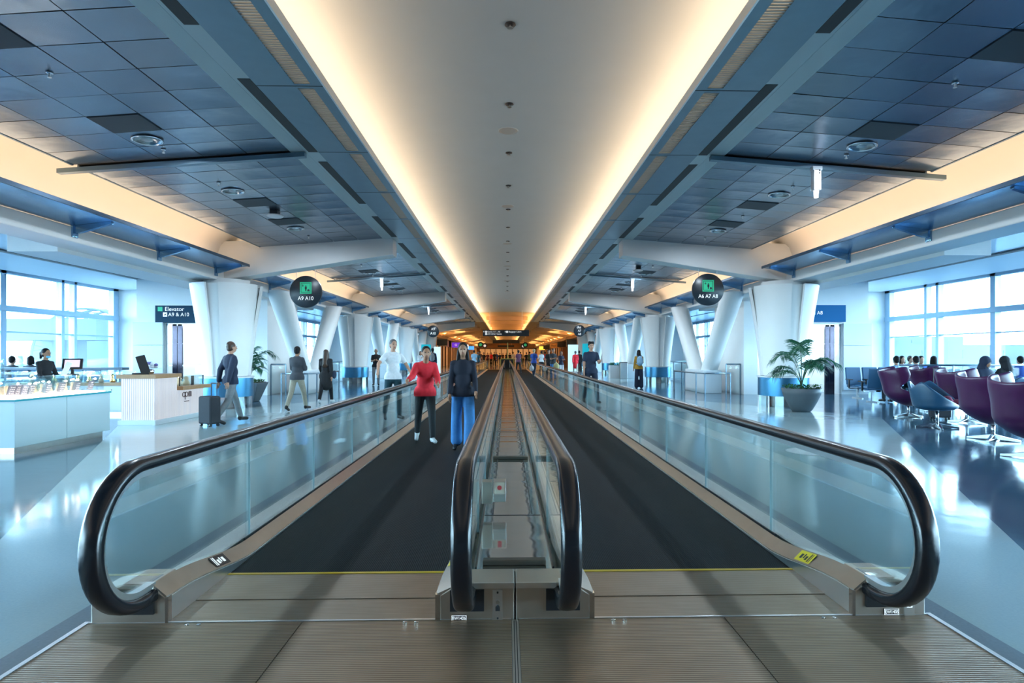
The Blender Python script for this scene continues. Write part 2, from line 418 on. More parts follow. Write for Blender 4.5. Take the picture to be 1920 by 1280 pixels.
def person(label, loc, rz, h, pose, key, top=('tee', NAVY), leg=('trousers', BLK), hair=('short', HBLK), skin=SKIN, shoe=SHOE, fem=False, fine=True, pack=None, group=None):
    """one walking, standing or seated figure: body > clothes, hair, shoes, face"""
    J = skeleton(pose); key = (key, fem, fine)
    t = thing('person', label, 'person', loc, rz, group); t.scale = (h/1.75,)*3
    if pose.get('dz'): t.location.z += pose['dz']
    def add(name, me, m):
        o = put(name, me, t)
        if not me.materials: me.materials.append(m)
        if me.materials[0] != m:
            o.material_slots[0].link = 'OBJECT'; o.material_slots[0].material = m
        return o
    add('body', body_mesh(key, J, fem, fine), skin)
    add({'tee': 'shirt', 'sweater': 'sweater', 'jacket': 'jacket', 'dress': 'dress', 'coat': 'coat'}[top[0]], garment_mesh(top[0], key, J, fem, fine), top[1])
    if leg: add({'trousers': 'trousers', 'wide': 'wide_trousers', 'shorts': 'shorts'}[leg[0]], garment_mesh(leg[0], key, J, fem, fine), leg[1])
    if hair: add('hair' if hair[0] != 'hood' else 'hood', hair_mesh(hair[0], key, J), hair[1])
    for k in 'lr': add('shoe', shoe_mesh(k, key, J), shoe)
    if fine:
        hd = J['head']
        for s in (-1, 1): add('eye', MB().ell(hd+V((s*.031,-.083,.018)), (.012,.010,.008), 8).mesh('eye', EYE, True), EYE)
        add('mouth', MB().ell(hd+V((0,-.089,-.05)), (.022,.008,.007), 8).mesh('mouth', LIP, True), LIP)
    if pack:
        p = add('backpack', backpack_mesh(J), pack)
        for k in 'lr':
            s = put('strap', strap_mesh(J, k), p); s.data.materials.append(pack)
    return t, J
STAND = dict(arm_l=.06, arm_r=.02, elb_l=.2, elb_r=.25)
WALK = dict(hip_l=.42, knee_l=.12, hip_r=-.28, knee_r=.35, foot_r=.45, arm_l=-.38, elb_l=.25, arm_r=.40, elb_r=.45)
WALK2 = dict(hip_r=.36, knee_r=.08, hip_l=-.26, knee_l=.30, foot_l=.4, arm_r=-.30, elb_r=.3, arm_l=.35, elb_l=.5)
HOLD = dict(arm_l=.35, elb_l=1.45, in_l=.55, arm_r=.30, elb_r=1.5, in_r=.5)
PHONE = dict(arm_l=.1, elb_l=.3, arm_r=.45, elb_r=1.75, in_r=.45, nod=.015)
SIT = dict(hip_l=1.45, knee_l=1.45, hip_r=1.42, knee_r=1.42, arm_l=.45, elb_l=.9, arm_r=.4, elb_r=1.0, in_l=.2, in_r=.2)
CARRY = dict(hip_l=.25, knee_l=.1, hip_r=-.2, knee_r=.2, foot_r=.3, arm_l=.02, elb_l=.08, arm_r=.35, elb_r=1.3, in_r=.3)
LEAN = dict(lean=.10, hip_l=.30, knee_l=.1, hip_r=-.25, knee_r=.3, foot_r=.4, arm_l=.55, elb_l=.7, in_l=.15, arm_r=.75, elb_r=.6, in_r=-.25, out_r=.35, nod=.03)
SPREAD = dict(hip_l=.2, hip_r=-.2, knee_r=.2, arm_l=.35, elb_l=.35, out_l=.5, arm_r=.45, elb_r=.3, out_r=.75)
def floor_at(u, d):
    p = atd(u, d); return (p.x, p.y, .0125 if .4 < abs(p.x-C) < 1.85 and 3.9 < p.y < 57 else .001)
N_ = 0.0; AWAY = PI           # facing the camera / walking away
# kiosk clerk
clerk, Jc = person('person in a dark top with black ponytail and blue mask, behind the jewelry counter', floor_at(85, 12.3), 1.35, 1.53, dict(STAND, arm_l=.3, arm_r=.3, elb_l=.6, elb_r=.6), 'clerk', ('sweater', BLK), ('trousers', BLK), ('pony', HBLK), SKIN2, fem=True)
put('mask', MB().ell(Jc['head']+V((0,-.050,-.066)), (.050,.044,.036), 12).mesh('mask', mat('mask_blue', (.12,.45,.62), .7), True), clerk)
caseman, Jm = person('person in a dark jacket pulling a suitcase past the white column', floor_at(432, 12.3), 2.5, 1.69, dict(WALK, arm_r=-.35, elb_r=.1), 'caseman', ('jacket', NAVY), ('trousers', GREY), ('short', HBRN), SKIN)
person('person with dark jacket over the arm and beige trousers, walking away near the palm', floor_at(557, 15.1), AWAY-.2, 1.62, dict(WALK2, **{k: v for k, v in HOLD.items()}), 'beige', ('jacket', CHAR), ('trousers', BEIGE), ('short', HBLK), SKIN2)
wb, Jw = person('person all in black with long brown hair and a shoulder bag, walking away', floor_at(611, 17.2), AWAY, 1.56, WALK2, 'longhair', ('coat', BLK), ('trousers', BLK), ('long', HBRN), SKIN, SHOEW, fem=True)
put('shoulder_bag', organic(MB().ell(Jw['pel']+V((-.27,0,.0)), (.06,.15,.14), 12), .02, 3), wb).data.materials.append(NAVY)
person('person with white hair, black tee and grey trousers, hands together by the blue counter', floor_at(705, 27.6), .15, 1.68, HOLD, 'folded', ('tee', BLK), ('trousers', GREY), ('short', mat('hair_white', (.45,.45,.46), .6)), SKIN2)
person('person in a white shirt and dark trousers striding outside the glass balustrade', floor_at(737, 12.9), .5, 1.70, dict(WALK, **SPREAD), 'stride', ('tee', WHT), ('trousers', TEALC), ('short', HGRY), SKIN)
person('person in a bright red jacket and black trousers on the walkway, hands reaching forward', floor_at(797, 9.6), .25, 1.53, LEAN, 'redlean', ('jacket', REDC), ('trousers', BLK), ('short', HBLK), SKIN2, SHOEW)
person('person in a dark sweater and wide blue jeans walking on the moving walkway', floor_at(868, 8.7), .05, 1.53, dict(WALK, hip_l=.22, hip_r=-.16, knee_r=.2, arm_l=.15, elb_l=.6, arm_r=.1, elb_r=.35), 'jeans', ('sweater', mat('cloth_ink_navy', (.005,.008,.02), .9)), ('wide', JEAN), ('long', HBLK), SKIN2, fem=True)
person('person with dark bob and cream top standing before the teal poster', floor_at(788, 36), .6, 1.62, PHONE, 'bobphone', ('sweater', WHT), ('wide', WHT), ('bob', HBRN), SKIN, fem=True, fine=False)
person('tall person in a dark jacket with pale backpack beside the teal poster', floor_at(811, 34), AWAY, 1.78, STAND, 'packer', ('jacket', NAVY), ('trousers', CHAR), ('short', HBLK), SKIN3, fine=False, pack=GREY)
person('person in a pale blue shirt standing by the far walkway balustrade', floor_at(889, 45), AWAY, 1.75, STAND, 'far1', ('tee', LBLUE), ('trousers', NAVY), ('short', HBLK), SKIN, fine=False)
person('person in a grey-green top just behind the pale blue shirt', floor_at(896, 49), AWAY, 1.66, WALK2, 'far2', ('tee', TEALC), ('trousers', BLK), ('short', HBRN), SKIN, fine=False)
person('person in a plum tee walking away on the empty moving walkway', floor_at(972, 43.5), AWAY+.3, 1.72, dict(CARRY), 'plum', ('tee', PURP), ('trousers', BLK), ('short', HBLK), SKIN, fine=False)
bm_, Jb = person('person in a royal blue tee with a white plastic bag on the walkway', floor_at(1001, 37.4), AWAY-.5, 1.74, CARRY, 'bluebag', ('tee', BLUE), ('trousers', NAVY), ('short', HBLD), SKIN, fine=False)
person('person in a white tee beyond the royal blue tee', floor_at(1015, 47), AWAY, 1.70, STAND, 'far1', ('tee', WHT), ('trousers', BLK), ('short', HBLK), SKIN, fine=False)
person('person in a charcoal tee carrying a yellow bag beside the balustrade', floor_at(1037, 34), .4, 1.76, HOLD, 'folded2', ('tee', CHAR), ('trousers', JEAN), ('short', HBRN), SKIN, fine=False)
person('person half hidden behind the charcoal tee, arm hanging down', floor_at(1029, 36.5), .2, 1.72, STAND, 'far1', ('tee', BLK), ('trousers', BLK), ('short', HBLK), SKIN, fine=False)
person('person in a navy cardigan and white skirt beside the glass balustrade', floor_at(1052, 36), .5, 1.62, HOLD, 'folded3', ('sweater', NAVY), ('wide', WHT), ('bob', HBRN), SKIN, fem=True, fine=False)
person('person in a red coat with white hair walking past the lit totem', floor_at(1079, 43), AWAY, 1.70, WALK, 'redcoat', ('coat', REDC), ('trousers', BEIGE), ('short', HGRY), SKIN, fine=False)
person('person in black behind the red coat', floor_at(1086, 45.5), AWAY, 1.72, WALK2, 'far2', ('jacket', BLK), ('trousers', BLK), ('short', HBLK), SKIN2, fine=False)
person('person in a dark blue tee with curly hair striding beside the right balustrade'.replace('right ', ''), floor_at(1108, 17.3), .1, 1.80, dict(WALK, arm_r=.05, elb_r=.15, arm_l=.5, elb_l=1.2, in_l=.2), 'curly', ('tee', NAVY), ('trousers', NAVY), ('curly', HBLK), SKIN)
person('person in mustard sleeves with a light blue backpack, seen from behind', floor_at(1198, 25.4), AWAY, 1.61, dict(PHONE), 'packwoman', ('sweater', MUST), ('wide', NAVY), ('long', HBLK), SKIN, SHOEW, fem=True, fine=False, pack=LBLUE)
# far crowd at the end of the hall
crowd = [(907,66,'far1',BLK,GREY,HBLK,.0),(914,78,'far2',PURP,NAVY,HBRN,.3),(921,84,'bobphone',REDC,BLK,HBLK,0),(927,72,'far1',BLK,BLK,HBLK,.4),(931,90,'redcoat',BLUE,BLK,HGRY,0),(937,80,'far2',NAVY,GREY,HBLK,.2),
 (943,96,'far1',BRWN,BLK,HBRN,0),(956,88,'far2',BLK,BLK,HBLK,3.1),(962,70,'far1',WHT,BLK,HBRN,3.0),(976,76,'far2',OLIVE,JEAN,HBLK,2.9),(981,92,'far1',BEIGE,BLK,HBLD,3.1),(987,66,'far2',BLK,NAVY,HBRN,3.2),
 (993,60,'far1',OLIVE,BLK,HBLK,2.8),(1022,62,'far2',REDC,BLK,HBLK,3.0),(900,62,'far2',BRWN,GREY,HBLK,.2),(917,98,'far1',WHT,GREY,HBLD,.1),(971,100,'far1',REDC,GREY,HBLK,3.1),(949,104,'far2',CHAR,BLK,HBRN,0)]
cn = {'cloth_black':'black','cloth_plum':'plum','cloth_red':'red','cloth_royal_blue':'blue','cloth_navy':'navy','cloth_brown':'brown','cloth_white':'white','cloth_olive':'olive','cloth_beige':'beige','cloth_charcoal':'charcoal'}
cnt = {}
for i, (u, d, k, tc, lc, hc, r) in enumerate(crowd):
    c = cn[tc.name]; n = cnt.get(c, 0); cnt[c] = n+1
    tot = sum(1 for q in crowd if cn[q[3].name] == c)
    lab = f'distant person in a {c} top in the crowd at the end of the hall'
    if tot > 1: lab = f'distant person in a {c} top in the crowd, {ORD[n]} such from the camera'
    person(lab, floor_at(u, d), r, 1.66+.03*(i % 5), {'far1': STAND, 'far2': WALK2, 'bobphone': PHONE, 'redcoat': WALK}[k], k, ('coat' if k == 'redcoat' else 'sweater' if k == 'bobphone' else 'tee', tc), ('wide' if k == 'bobphone' else 'trousers', lc), ('bob' if k == 'bobphone' else 'short', hc), SKIN, fem=(k == 'bobphone'), fine=False, group='distant crowd in the hall')
# ------------------------------------------------------------------ room shell
BAY = 13.9
B0 = [-11.4, 2.5, 16.4, 30.3, 44.2, 58.1]
YB, YE, YR = -11.4, 58.1, 165.0
def X(s, x): return C + s*x
SIDE = {-1: 'kiosk', 1: 'egg chair'}
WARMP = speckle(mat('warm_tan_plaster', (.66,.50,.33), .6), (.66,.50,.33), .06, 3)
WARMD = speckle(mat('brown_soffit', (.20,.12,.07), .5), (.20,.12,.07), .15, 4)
struct('floor', MB().box(-17, 17, YB, YR+6, -.3, 0), FLOOR, 'polished terrazzo concourse floor with pale and blue-grey zones', 'floor')
# central vault
def vault(name, y0, y1, m, label):
    b = MB(); xs = [-2.95+5.9*i/28 for i in range(29)]
    prof = [(C+x, 5.60-.14*(abs(x)/2.95)**2.4) for x in xs]
    pts = [(C-2.95, 4.665)] + prof + [(C+2.95, 4.665)]
    top = [(C+3.1, 4.665), (C+3.1, 5.8), (C-3.1, 5.8), (C-3.1, 4.665)]
    b.prism(pts+top, y0, y1)
    return struct(name, b, m, label, 'ceiling', auto=True)
vault('ceiling', YB, YE, VAULT, 'long smooth white vault over the moving walkways, glowing at both edges')
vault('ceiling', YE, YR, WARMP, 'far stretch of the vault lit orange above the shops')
for y in (64, 72, 80, 88, 100, 112):
    struct('ceiling_beam', MB().box(C-2.2, C+2.2, y, y+.5, 5.15, 5.55), WARMP, f'tan cross rib under the far orange vault, {int(y)} metres off', 'beam')
def soffit(s, y0, y1, m, label, near):
    r = thing('ceiling_soffit', label, 'ceiling', (0,0,0), kind='structure')
    b = MB(); q = lambda a, c, z0, z1, ya=y0, yb=y1: b.box(min(X(s,a),X(s,c)), max(X(s,a),X(s,c)), ya, yb, z0, z1)
    if near:
        q(2.21, 2.35, 4.60, 4.64); q(2.54, 3.0, 4.60, 4.64)
        y = y0
        j = [yy + BAY/6*i for yy in B0[:-1] for i in range(6)]
        for yy in j: q(2.35, 2.54, 4.60, 4.64, yy-.06, yy+.06)
        b.build('soffit_panel', m, r)
        g = MB()
        for yy in j: g.box(min(X(s,2.21),X(s,3.0)), max(X(s,2.21),X(s,3.0)), yy-.009, yy+.009, 4.5985, 4.6005)
        g.build('panel_joint', DARK, r)
        l = MB(); y = y0
        while y < y1: l.box(min(X(s,2.35),X(s,2.54)), max(X(s,2.35),X(s,2.54)), y, y+.018, 4.603, 4.618); y += .047
        l.build('louver_slat', mat('louver_metal', (.30,.31,.30), .4, .7), r)
    else:
        q(2.21, 3.42, 4.60, 4.64); b.build('soffit_panel', m, r)
    t = MB(); t.box(min(X(s,2.195),X(s,2.215)), max(X(s,2.195),X(s,2.215)), y0, y1, 4.59, 4.70); t.build('edge_trim', ALU, r)
    if near:
        c = MB(); c.box(min(X(s,3.0),X(s,3.2)), max(X(s,3.0),X(s,3.2)), y0, y1, 4.602, 4.66)
        c.prism([(X(s,3.2),4.60),(X(s,3.42),4.585),(X(s,3.42),4.66),(X(s,3.2),4.66)], y0, y1); c.build('channel_trim', mat('channel_pale_metal', (.42,.50,.52), .4, .35), r)
        for yb in B0[:-1]:
            if yb < 0: continue
            for a, e in ((.7,3.33),(4.46,6.95),(7.42,10.15),(11.3,13.7)):
                d = MB(); d.box(min(X(s,3.005),X(s,3.15)), max(X(s,3.005),X(s,3.15)), yb+a, yb+e, 4.597, 4.604); d.build('air_slot', DARK, r)
    return r
for s in (-1, 1):
    soffit(s, YB, YE, SOFFIT, f'blue-grey metal soffit with gold louver strip on the {SIDE[s]} side of the vault', True)
    soffit(s, YE, YR, WARMD, f'brown soffit of the far shop hall, {SIDE[s]} side', False)
# sloping tile ceilings
def zt(x): return 4.60-.0756*(x-3.42)
def tiles(s, y0, y1, label):
    b = MB(); nx, ny = 5, 12; w = (6.73-3.42)/nx; L = (y1-y0)/ny; rnd = random.Random(int(y0*10)+s)
    for i in range(nx):
        for j in range(ny):
            x0, x1, a, e = 3.42+i*w+.006, 3.42+(i+1)*w-.006, y0+j*L+.006, y0+(j+1)*L-.006
            t = [rnd.uniform(-.004, .004) for _ in range(2)]
            n = 4; g = []
            for p in range(n+1):
                for q in range(n+1):
                    u, v = p/n, q/n; x = x0+(x1-x0)*u; y = a+(e-a)*v
                    pil = .007*(1-(2*u-1)**2)*(1-(2*v-1)**2)
                    g.append(b.bm.verts.new((X(s,x), y, zt(x)-pil*0+pil+t[0]*(u-.5)+t[1]*(v-.5))))
            for p in range(n):
                for q in range(n): b.bm.faces.new((g[p*(n+1)+q], g[p*(n+1)+q+1], g[(p+1)*(n+1)+q+1], g[(p+1)*(n+1)+q]))
    r = thing('ceiling_tiles', label, 'ceiling', (0,0,0), kind='structure')
    b.build('tile_grid', TILE, r, smooth=True)
    k = MB(); k.prism([(X(s,3.40), zt(3.40)+.03), (X(s,6.75), zt(6.75)+.03), (X(s,6.75), zt(6.75)+.09), (X(s,3.40), zt(3.40)+.09)], y0, y1); k.build('backing_panel', DARK, r)
    e = MB(); e.prism([(X(s,6.73), zt(6.73)-.008), (X(s,6.76), zt(6.76)-.008), (X(s,6.76), zt(6.76)+.10), (X(s,6.73), zt(6.73)+.10)], y0, y1); e.build('edge_trim', SOFFIT, r)
def cove(s, y0, y1, m, label):
    P = [(6.2,4.74),(7.1,4.74),(7.5,4.66),(7.8,4.40),(7.92,4.05),(7.95,3.68)]
    b = MB(); b.prism([(X(s,a), z) for a, z in P]+[(X(s,8.1),3.68),(X(s,8.1),4.95),(X(s,6.2),4.95)], y0, y1)
    struct('ceiling_cove', b, m, label, 'ceiling', auto=True)
DL = ['', '', '']
for s in (-1, 1):
    cove(s, YB, YE, COVE, f'white side cove glowing warm above the {SIDE[s]} side')
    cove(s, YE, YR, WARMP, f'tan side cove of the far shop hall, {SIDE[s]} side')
    bb = MB(); bb.box(min(X(s,7.72),X(s,8.4)), max(X(s,7.72),X(s,8.4)), YB, YE, 3.42, 3.69)
    struct('edge_beam', bb, WHITE, f'long white edge beam above the columns on the {SIDE[s]} side', 'beam', bevel=.02)
    bb = MB(); bb.box(min(X(s,8.38),X(s,9.3)), max(X(s,8.38),X(s,9.3)), 11.3, 26, 3.34, 4.1)
    struct('bulkhead_beam', bb, WHITE, f'white dropped bulkhead behind the edge beam, {SIDE[s]} side', 'beam')
    for k, yb in enumerate(B0[:-1]):
        if k == 0: 
            b = MB(); b.prism([(X(s,3.40), zt(3.40)), (X(s,6.75), zt(6.75)), (X(s,6.75), zt(6.75)+.08), (X(s,3.40), zt(3.40)+.08)], yb, yb+BAY); struct('ceiling_panel', b, TILE, f'metal ceiling behind the viewpoint, {SIDE[s]} side', 'ceiling'); continue
        o = ORD[k-1]
        tiles(s, yb+.28, yb+BAY/2-.06, f'near half of the {o} metal tile ceiling bay on the {SIDE[s]} side')
        tiles(s, yb+BAY/2+.06, yb+BAY, f'far half of the {o} metal tile ceiling bay on the {SIDE[s]} side')
        j = MB(); j.prism([(X(s,3.2), zt(3.2)-.03), (X(s,7.0), zt(7.0)-.03), (X(s,7.0), zt(7.0)-.10), (X(s,3.2), zt(3.2)-.10)], yb+BAY/2-.05, yb+BAY/2+.05)
        struct('track_rail', j, SOFFIT, f'slim rail across the middle of the {o} tile bay, {SIDE[s]} side', 'rail')
        # light shelf fin with brackets
        f = thing('light_shelf', f'blue metal light shelf along the {o} bay, {SIDE[s]} side', 'light shelf', (0,0,0), kind='structure')
        p = MB(); p.prism([(X(s,6.97),3.80),(X(s,7.74),3.70),(X(s,7.74),3.73),(X(s,6.97),3.83)], yb+.35, yb+BAY-.15); p.build('shelf_panel', FIN, f)
        p = MB(); p.prism([(X(s,6.955),3.785),(X(s,6.985),3.785),(X(s,6.985),3.85),(X(s,6.955),3.85)], yb+.35, yb+BAY-.15); p.build('edge_trim', mat('fin_edge', (.05,.09,.14), .35, .7), f)
        for i in range(6):
            y = yb+.55+i*(BAY-1.0)/5
            p = MB(); p.prism([(X(s,7.05),3.785),(X(s,7.71),3.70),(X(s,7.71),3.56),(X(s,7.60),3.58),(X(s,7.05),3.745)], y-.035, y+.035); p.box(min(X(s,7.69),X(s,7.73)), max(X(s,7.69),X(s,7.73)), y-.07, y+.07, 3.50, 3.74); p.build('bracket', FIN, f)
    for k, yb in enumerate(B0[1:]):
        b = MB(); b.prism([(X(s,3.15),4.16),(X(s,3.15),4.61),(X(s,7.9),4.50),(X(s,7.9),3.46),(X(s,7.25),3.53)], yb, yb+.55)
        struct('ceiling_beam', b, WHITE, f'tapered white cantilever beam, {ORD[k]} from the camera on the {SIDE[s]} side', 'beam', bevel=.015)
    # far shop hall: side ceiling and ribs
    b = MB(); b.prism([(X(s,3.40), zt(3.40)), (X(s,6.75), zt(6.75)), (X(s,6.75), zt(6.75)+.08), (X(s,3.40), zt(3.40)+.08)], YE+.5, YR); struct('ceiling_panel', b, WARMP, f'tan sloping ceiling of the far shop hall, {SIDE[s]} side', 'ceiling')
    for i in range(11):
        y = YE+4.6+i*6.95
        b = MB(); b.prism([(X(s,3.15),4.28),(X(s,3.15),4.61),(X(s,7.9),4.50),(X(s,7.9),3.6)], y, y+.8)
        struct('ceiling_beam', b, WARMP, f'tan rib of the far shop hall, {ORD[i]} along the {SIDE[s]} side', 'beam')
    b = MB(); b.box(min(X(s,7.6),X(s,8.2)), max(X(s,7.6),X(s,8.2)), YE, YR, 3.35, 3.7); struct('edge_beam', b, WARMD, f'brown fascia above the far shopfronts, {SIDE[s]} side', 'beam')
    # lounge ceiling, slot, soffit over windows
    b = MB(); b.box(min(X(s,8.2),X(s,15.6)), max(X(s,8.2),X(s,15.6)), YB, 52, 4.1, 4.3); struct('ceiling_lounge', b, LOUNGEC, f'glossy pale lounge ceiling on the {SIDE[s]} side', 'ceiling')
    b = MB(); b.box(min(X(s,12.82),X(s,12.95)), max(X(s,12.82),X(s,12.95)), YB, 24, 4.085, 4.105); b.box(min(X(s,12.82),X(s,12.95)), max(X(s,12.82),X(s,12.95)), 24.6, 51, 4.085, 4.105); struct('ceiling_slot', b, DARK, f'thin dark air slot in the lounge ceiling, {SIDE[s]} side', 'air slot')
    b = MB(); b.prism([(X(s,12.95),4.10),(X(s,12.95),4.04),(X(s,15.2),3.98),(X(s,15.2),4.10)], YB, 24); struct('ceiling_soffit', b, WHITE, f'white soffit band over the lounge windows, {SIDE[s]} side', 'ceiling')
# walls
struct('wall_back_added', MB().box(-15.8, 15.8, YB-.3, YB, 0, 5.9), speckle(mat('dark_back_wall', (.07,.06,.055), .7), (.07,.06,.055), .2, 2), 'plain dark wall closing the hall behind the viewpoint', 'wall')  # added wall, shuts out the sky and is kept dark to tame reflections
struct('wall_front', MB().box(-12, 12, YR, YR+.3, 0, 5.9), speckle(mat('far_wood_wall', (.34,.17,.08), .5), (.34,.17,.08), .3, .6), 'wood coloured wall closing the far end of the shop hall', 'wall')
t = thing('far_storefront', 'warm lit storefront closing the far end of the hall', 'shop', (C, YR-.3, 0))
MB().box(-7.5, 7.5, .1, .2, .2, 3.0).build('glow_panel', mat('far_glow', (.5,.3,.15), .5, emit=(1,.52,.2), estr=.18), t)  # glowing panel added to brighten the dark foot of the far wall
for i in range(11): MB().box(-7.6+i*1.5, -7.4+i*1.5, -.05, .12, 0, 3.1).build('post', WARMD, t)
MB().box(-7.6, 7.6, -.08, .12, 3.0, 3.4).build('fascia', WARMD, t)
for s in (-1, 1):
    nm = 'left' if s < 0 else 'right'
    def wbox(x0, x1, y0, y1, z0, z1, lab, m=WHITE, n='wall_'+nm, bevel=0):
        return struct(n, MB().box(min(X(s,x0),X(s,x1)), max(X(s,x0),X(s,x1)), y0, y1, z0, z1), m, lab, 'wall', bevel)
    wbox(12.98, 15.7, 24.0, 24.3, 0, 4.15, f'white end wall of the near lounge beside the windows, {SIDE[s]} side')
    wbox(8.4, 15.7, 52, 52.3, 0, 4.3, f'white end wall of the far lounge, {SIDE[s]} side')
    wbox(8.75, 9.0, 52.3, YE+6, 0, 3.45, f'white wall between far lounge and shops, {SIDE[s]} side', PANELW)
    wbox(8.2, 8.5, YE+6, YR, 0, 5, f'shop back wall of the far hall, {SIDE[s]} side', WARMP)
    wbox(15.4, 15.7, YB, 24, 0, .38, f'low white sill wall under the near lounge windows, {SIDE[s]} side')
    wbox(15.4, 15.7, 24, 52, 0, .38, f'low white sill wall under the far lounge windows, {SIDE[s]} side')
    wbox(15.4, 15.7, 23.9, 29.5, .38, 4.2, f'white wall between the two window rows, {SIDE[s]} side')
    wbox(15.4, 15.7, 50, 52, .38, 4.2, f'white wall after the last lounge window, {SIDE[s]} side')
    # windows
    def window(n, y0, y1, mull, label):
        w = thing('window_%d' % n, label, 'window', (0,0,0), kind='structure')
        f = MB(); xa, xb = sorted((X(s,15.38), X(s,15.58))); xc, xd = sorted((X(s,15.42), X(s,15.54)))
        f.box(xa, xb, y0, y1, .36, .46); f.box(xa, xb, y0, y1, 3.92, 4.12); f.box(xa-.03, xb+.03, y0, y1, 2.77, 2.94); f.box(xc, xd, y0, y1, 2.11, 2.15)
        for y, wd in mull: f.box(xa, xb, y-wd/2, y+wd/2, .36, 4.1)
        f.build('window_frame', mat('window_frame_blue_grey', (.33,.46,.58), .4, .3), w)
        ys = sorted([y0]+[m_[0] for m_ in mull]+[y1])
        for a, e in zip(ys, ys[1:]):
            if e-a > .1: MB().box(X(s,15.475), X(s,15.475)+.012, a, e, .4, 4.05).build('window_pane', WGLASS, w)
    m1 = [(YB+.1, .2), (23.85, .3)]
    y = 18.6
    while y > YB+1: m1 += [(y, .20), (y+2.45, .13), (y+3.05, .13)]; y -= 5.4
    window(1 if s < 0 else 2, YB, 24, m1, f'tall gridded lounge windows on the near {SIDE[s]} side')
    m2 = [(29.6, .2), (49.9, .2)] + [(30+i*2.6, .16) for i in range(1, 8)] + [(30.6+i*5.2, .13) for i in range(1, 4)]
    window(3 if s < 0 else 4, 29.5, 50, m2, f'tall gridded lounge windows farther along the {SIDE[s]} side')
    # elevator core
    b = MB(); b.box(min(X(s,8.45),X(s,12.98)), max(X(s,8.45),X(s,12.98)), 21.2, 24.2, 2.52, 4.1)
    b.box(min(X(s,8.45),X(s,8.95)), max(X(s,8.45),X(s,8.95)), 21.2, 24.2, 0, 2.52); b.box(min(X(s,12.0),X(s,12.98)), max(X(s,12.0),X(s,12.98)), 21.2, 24.2, 0, 2.52)
    b.box(min(X(s,8.45),X(s,12.98)), max(X(s,8.45),X(s,12.98)), 24.0, 24.2, 0, 2.52)
    struct('wall_elevator', b, WHITE, f'white elevator core wall on the {SIDE[s]} side', 'wall')
    for i in range(3):
        wbox(12.02, 13.05, 21.10, 21.19, .16+i*.80, .95+i*.80, f'satin white cladding panel beside the {SIDE[s]} side elevator, {ORD[i]} from the floor', PANELW, 'wall_panel', .006)
    e = thing('door_%d' % (1 if s < 0 else 2), f'glass elevator front with dark centre post on the {SIDE[s]} side', 'elevator', (0,0,0), kind='structure')
    g = MB()
    for a, d in ((8.97, 10.2), (10.23, 11.42), (11.80, 11.96)): g.box(min(X(s,a),X(s,d)), max(X(s,a),X(s,d)), 21.3, 21.315, .03, 2.48)
    g.build('glass_panel', WGLASS, e)
    b = MB(); b.box(min(X(s,11.44),X(s,11.60)), max(X(s,11.44),X(s,11.60)), 21.27, 21.34, 0, 2.5); b.box(min(X(s,11.62),X(s,11.78)), max(X(s,11.62),X(s,11.78)), 21.27, 21.34, 0, 2.5); b.build('door_leaf', mat('dark_bronze_mirror', (.045,.04,.055), .12, .9), e)
    b = MB(); b.box(min(X(s,8.95),X(s,12.0)), max(X(s,8.95),X(s,12.0)), 21.27, 21.36, 2.44, 2.52)
    for a in (8.96, 11.97, 10.21): b.box(min(X(s,a-.02),X(s,a+.02)), max(X(s,a-.02),X(s,a+.02)), 21.27, 21.36, 0, 2.5)
    b.box(min(X(s,8.95),X(s,12.0)), max(X(s,8.95),X(s,12.0)), 21.29, 21.33, 1.02, 1.07); b.box(min(X(s,8.95),X(s,12.0)), max(X(s,8.95),X(s,12.0)), 21.29, 21.33, 1.80, 1.83); b.build('door_frame', ALU, e)
    b = MB(); b.box(min(X(s,9.1),X(s,11.9)), max(X(s,9.1),X(s,11.9)), 21.8, 23.6, 2.46, 2.50); b.build('shaft_glow', mat('cool_glow_panel', (.8,.9,1), .5, emit=(.75,.9,1), estr=4), e)  # added glowing panel, stands in for daylight behind the elevator glass
# columns with flared shells, each with a round blue counter at its foot
def column(s, y, label, label2):
    r = thing('column', label, 'column', (X(s,7.72), y, 0), kind='structure')
    MB().lathe([(.44,0),(.44,.845),(.54,.85),(.79,3.22),(.79,3.30),(.58,3.305),(.58,3.46)]).build('core_shaft', WHITE, r, auto=True)
    for q in range(4):
        a0 = q*PI/2 + .19; b = MB(); n = 12; secs = []
        for i in range(9):
            z = .845+(3.32-.845)*i/8; ro = .60+.32*(i/8)**1.25; ring = []
            A = [a0+(PI/2-.38)*k/n for k in range(n+1)]
            ring = [(ro*math.cos(t), ro*math.sin(t), z) for t in A] + [((ro-.07)*math.cos(t), (ro-.07)*math.sin(t), z) for t in A[::-1]]
            secs.append(ring)
        b.loft(secs); b.build('flared_shell', WHITE, r, auto=True)
    t = thing('round_counter', label2, 'counter', (X(s,7.72), y, 0))
    MB().lathe([(.50,.29),(.665,.29),(.665,.80),(.50,.80)], n=40, ring=True).build('blue_skirt', BENCHB, t, auto=True)
    MB().lathe([(.50,.795),(.69,.795),(.69,.835),(.50,.835)], n=40, ring=True).build('counter_top', BENCHT, t, auto=True)
    for i in range(8):
        a = i*PI/4+.2; MB().obox((.57*math.cos(a), .57*math.sin(a), .146), (.05,.11,.146), Matrix.Rotation(a, 3, 'Z')).build('leg', CHROME, t)
for s in (-1, 1):
    for k in range(4):
        column(s, 16.6+k*BAY, f'white column of flared shells, {ORD[k]} along the {SIDE[s]} side', f'round blue metal counter around the {ORD[k]} white column, {SIDE[s]} side')
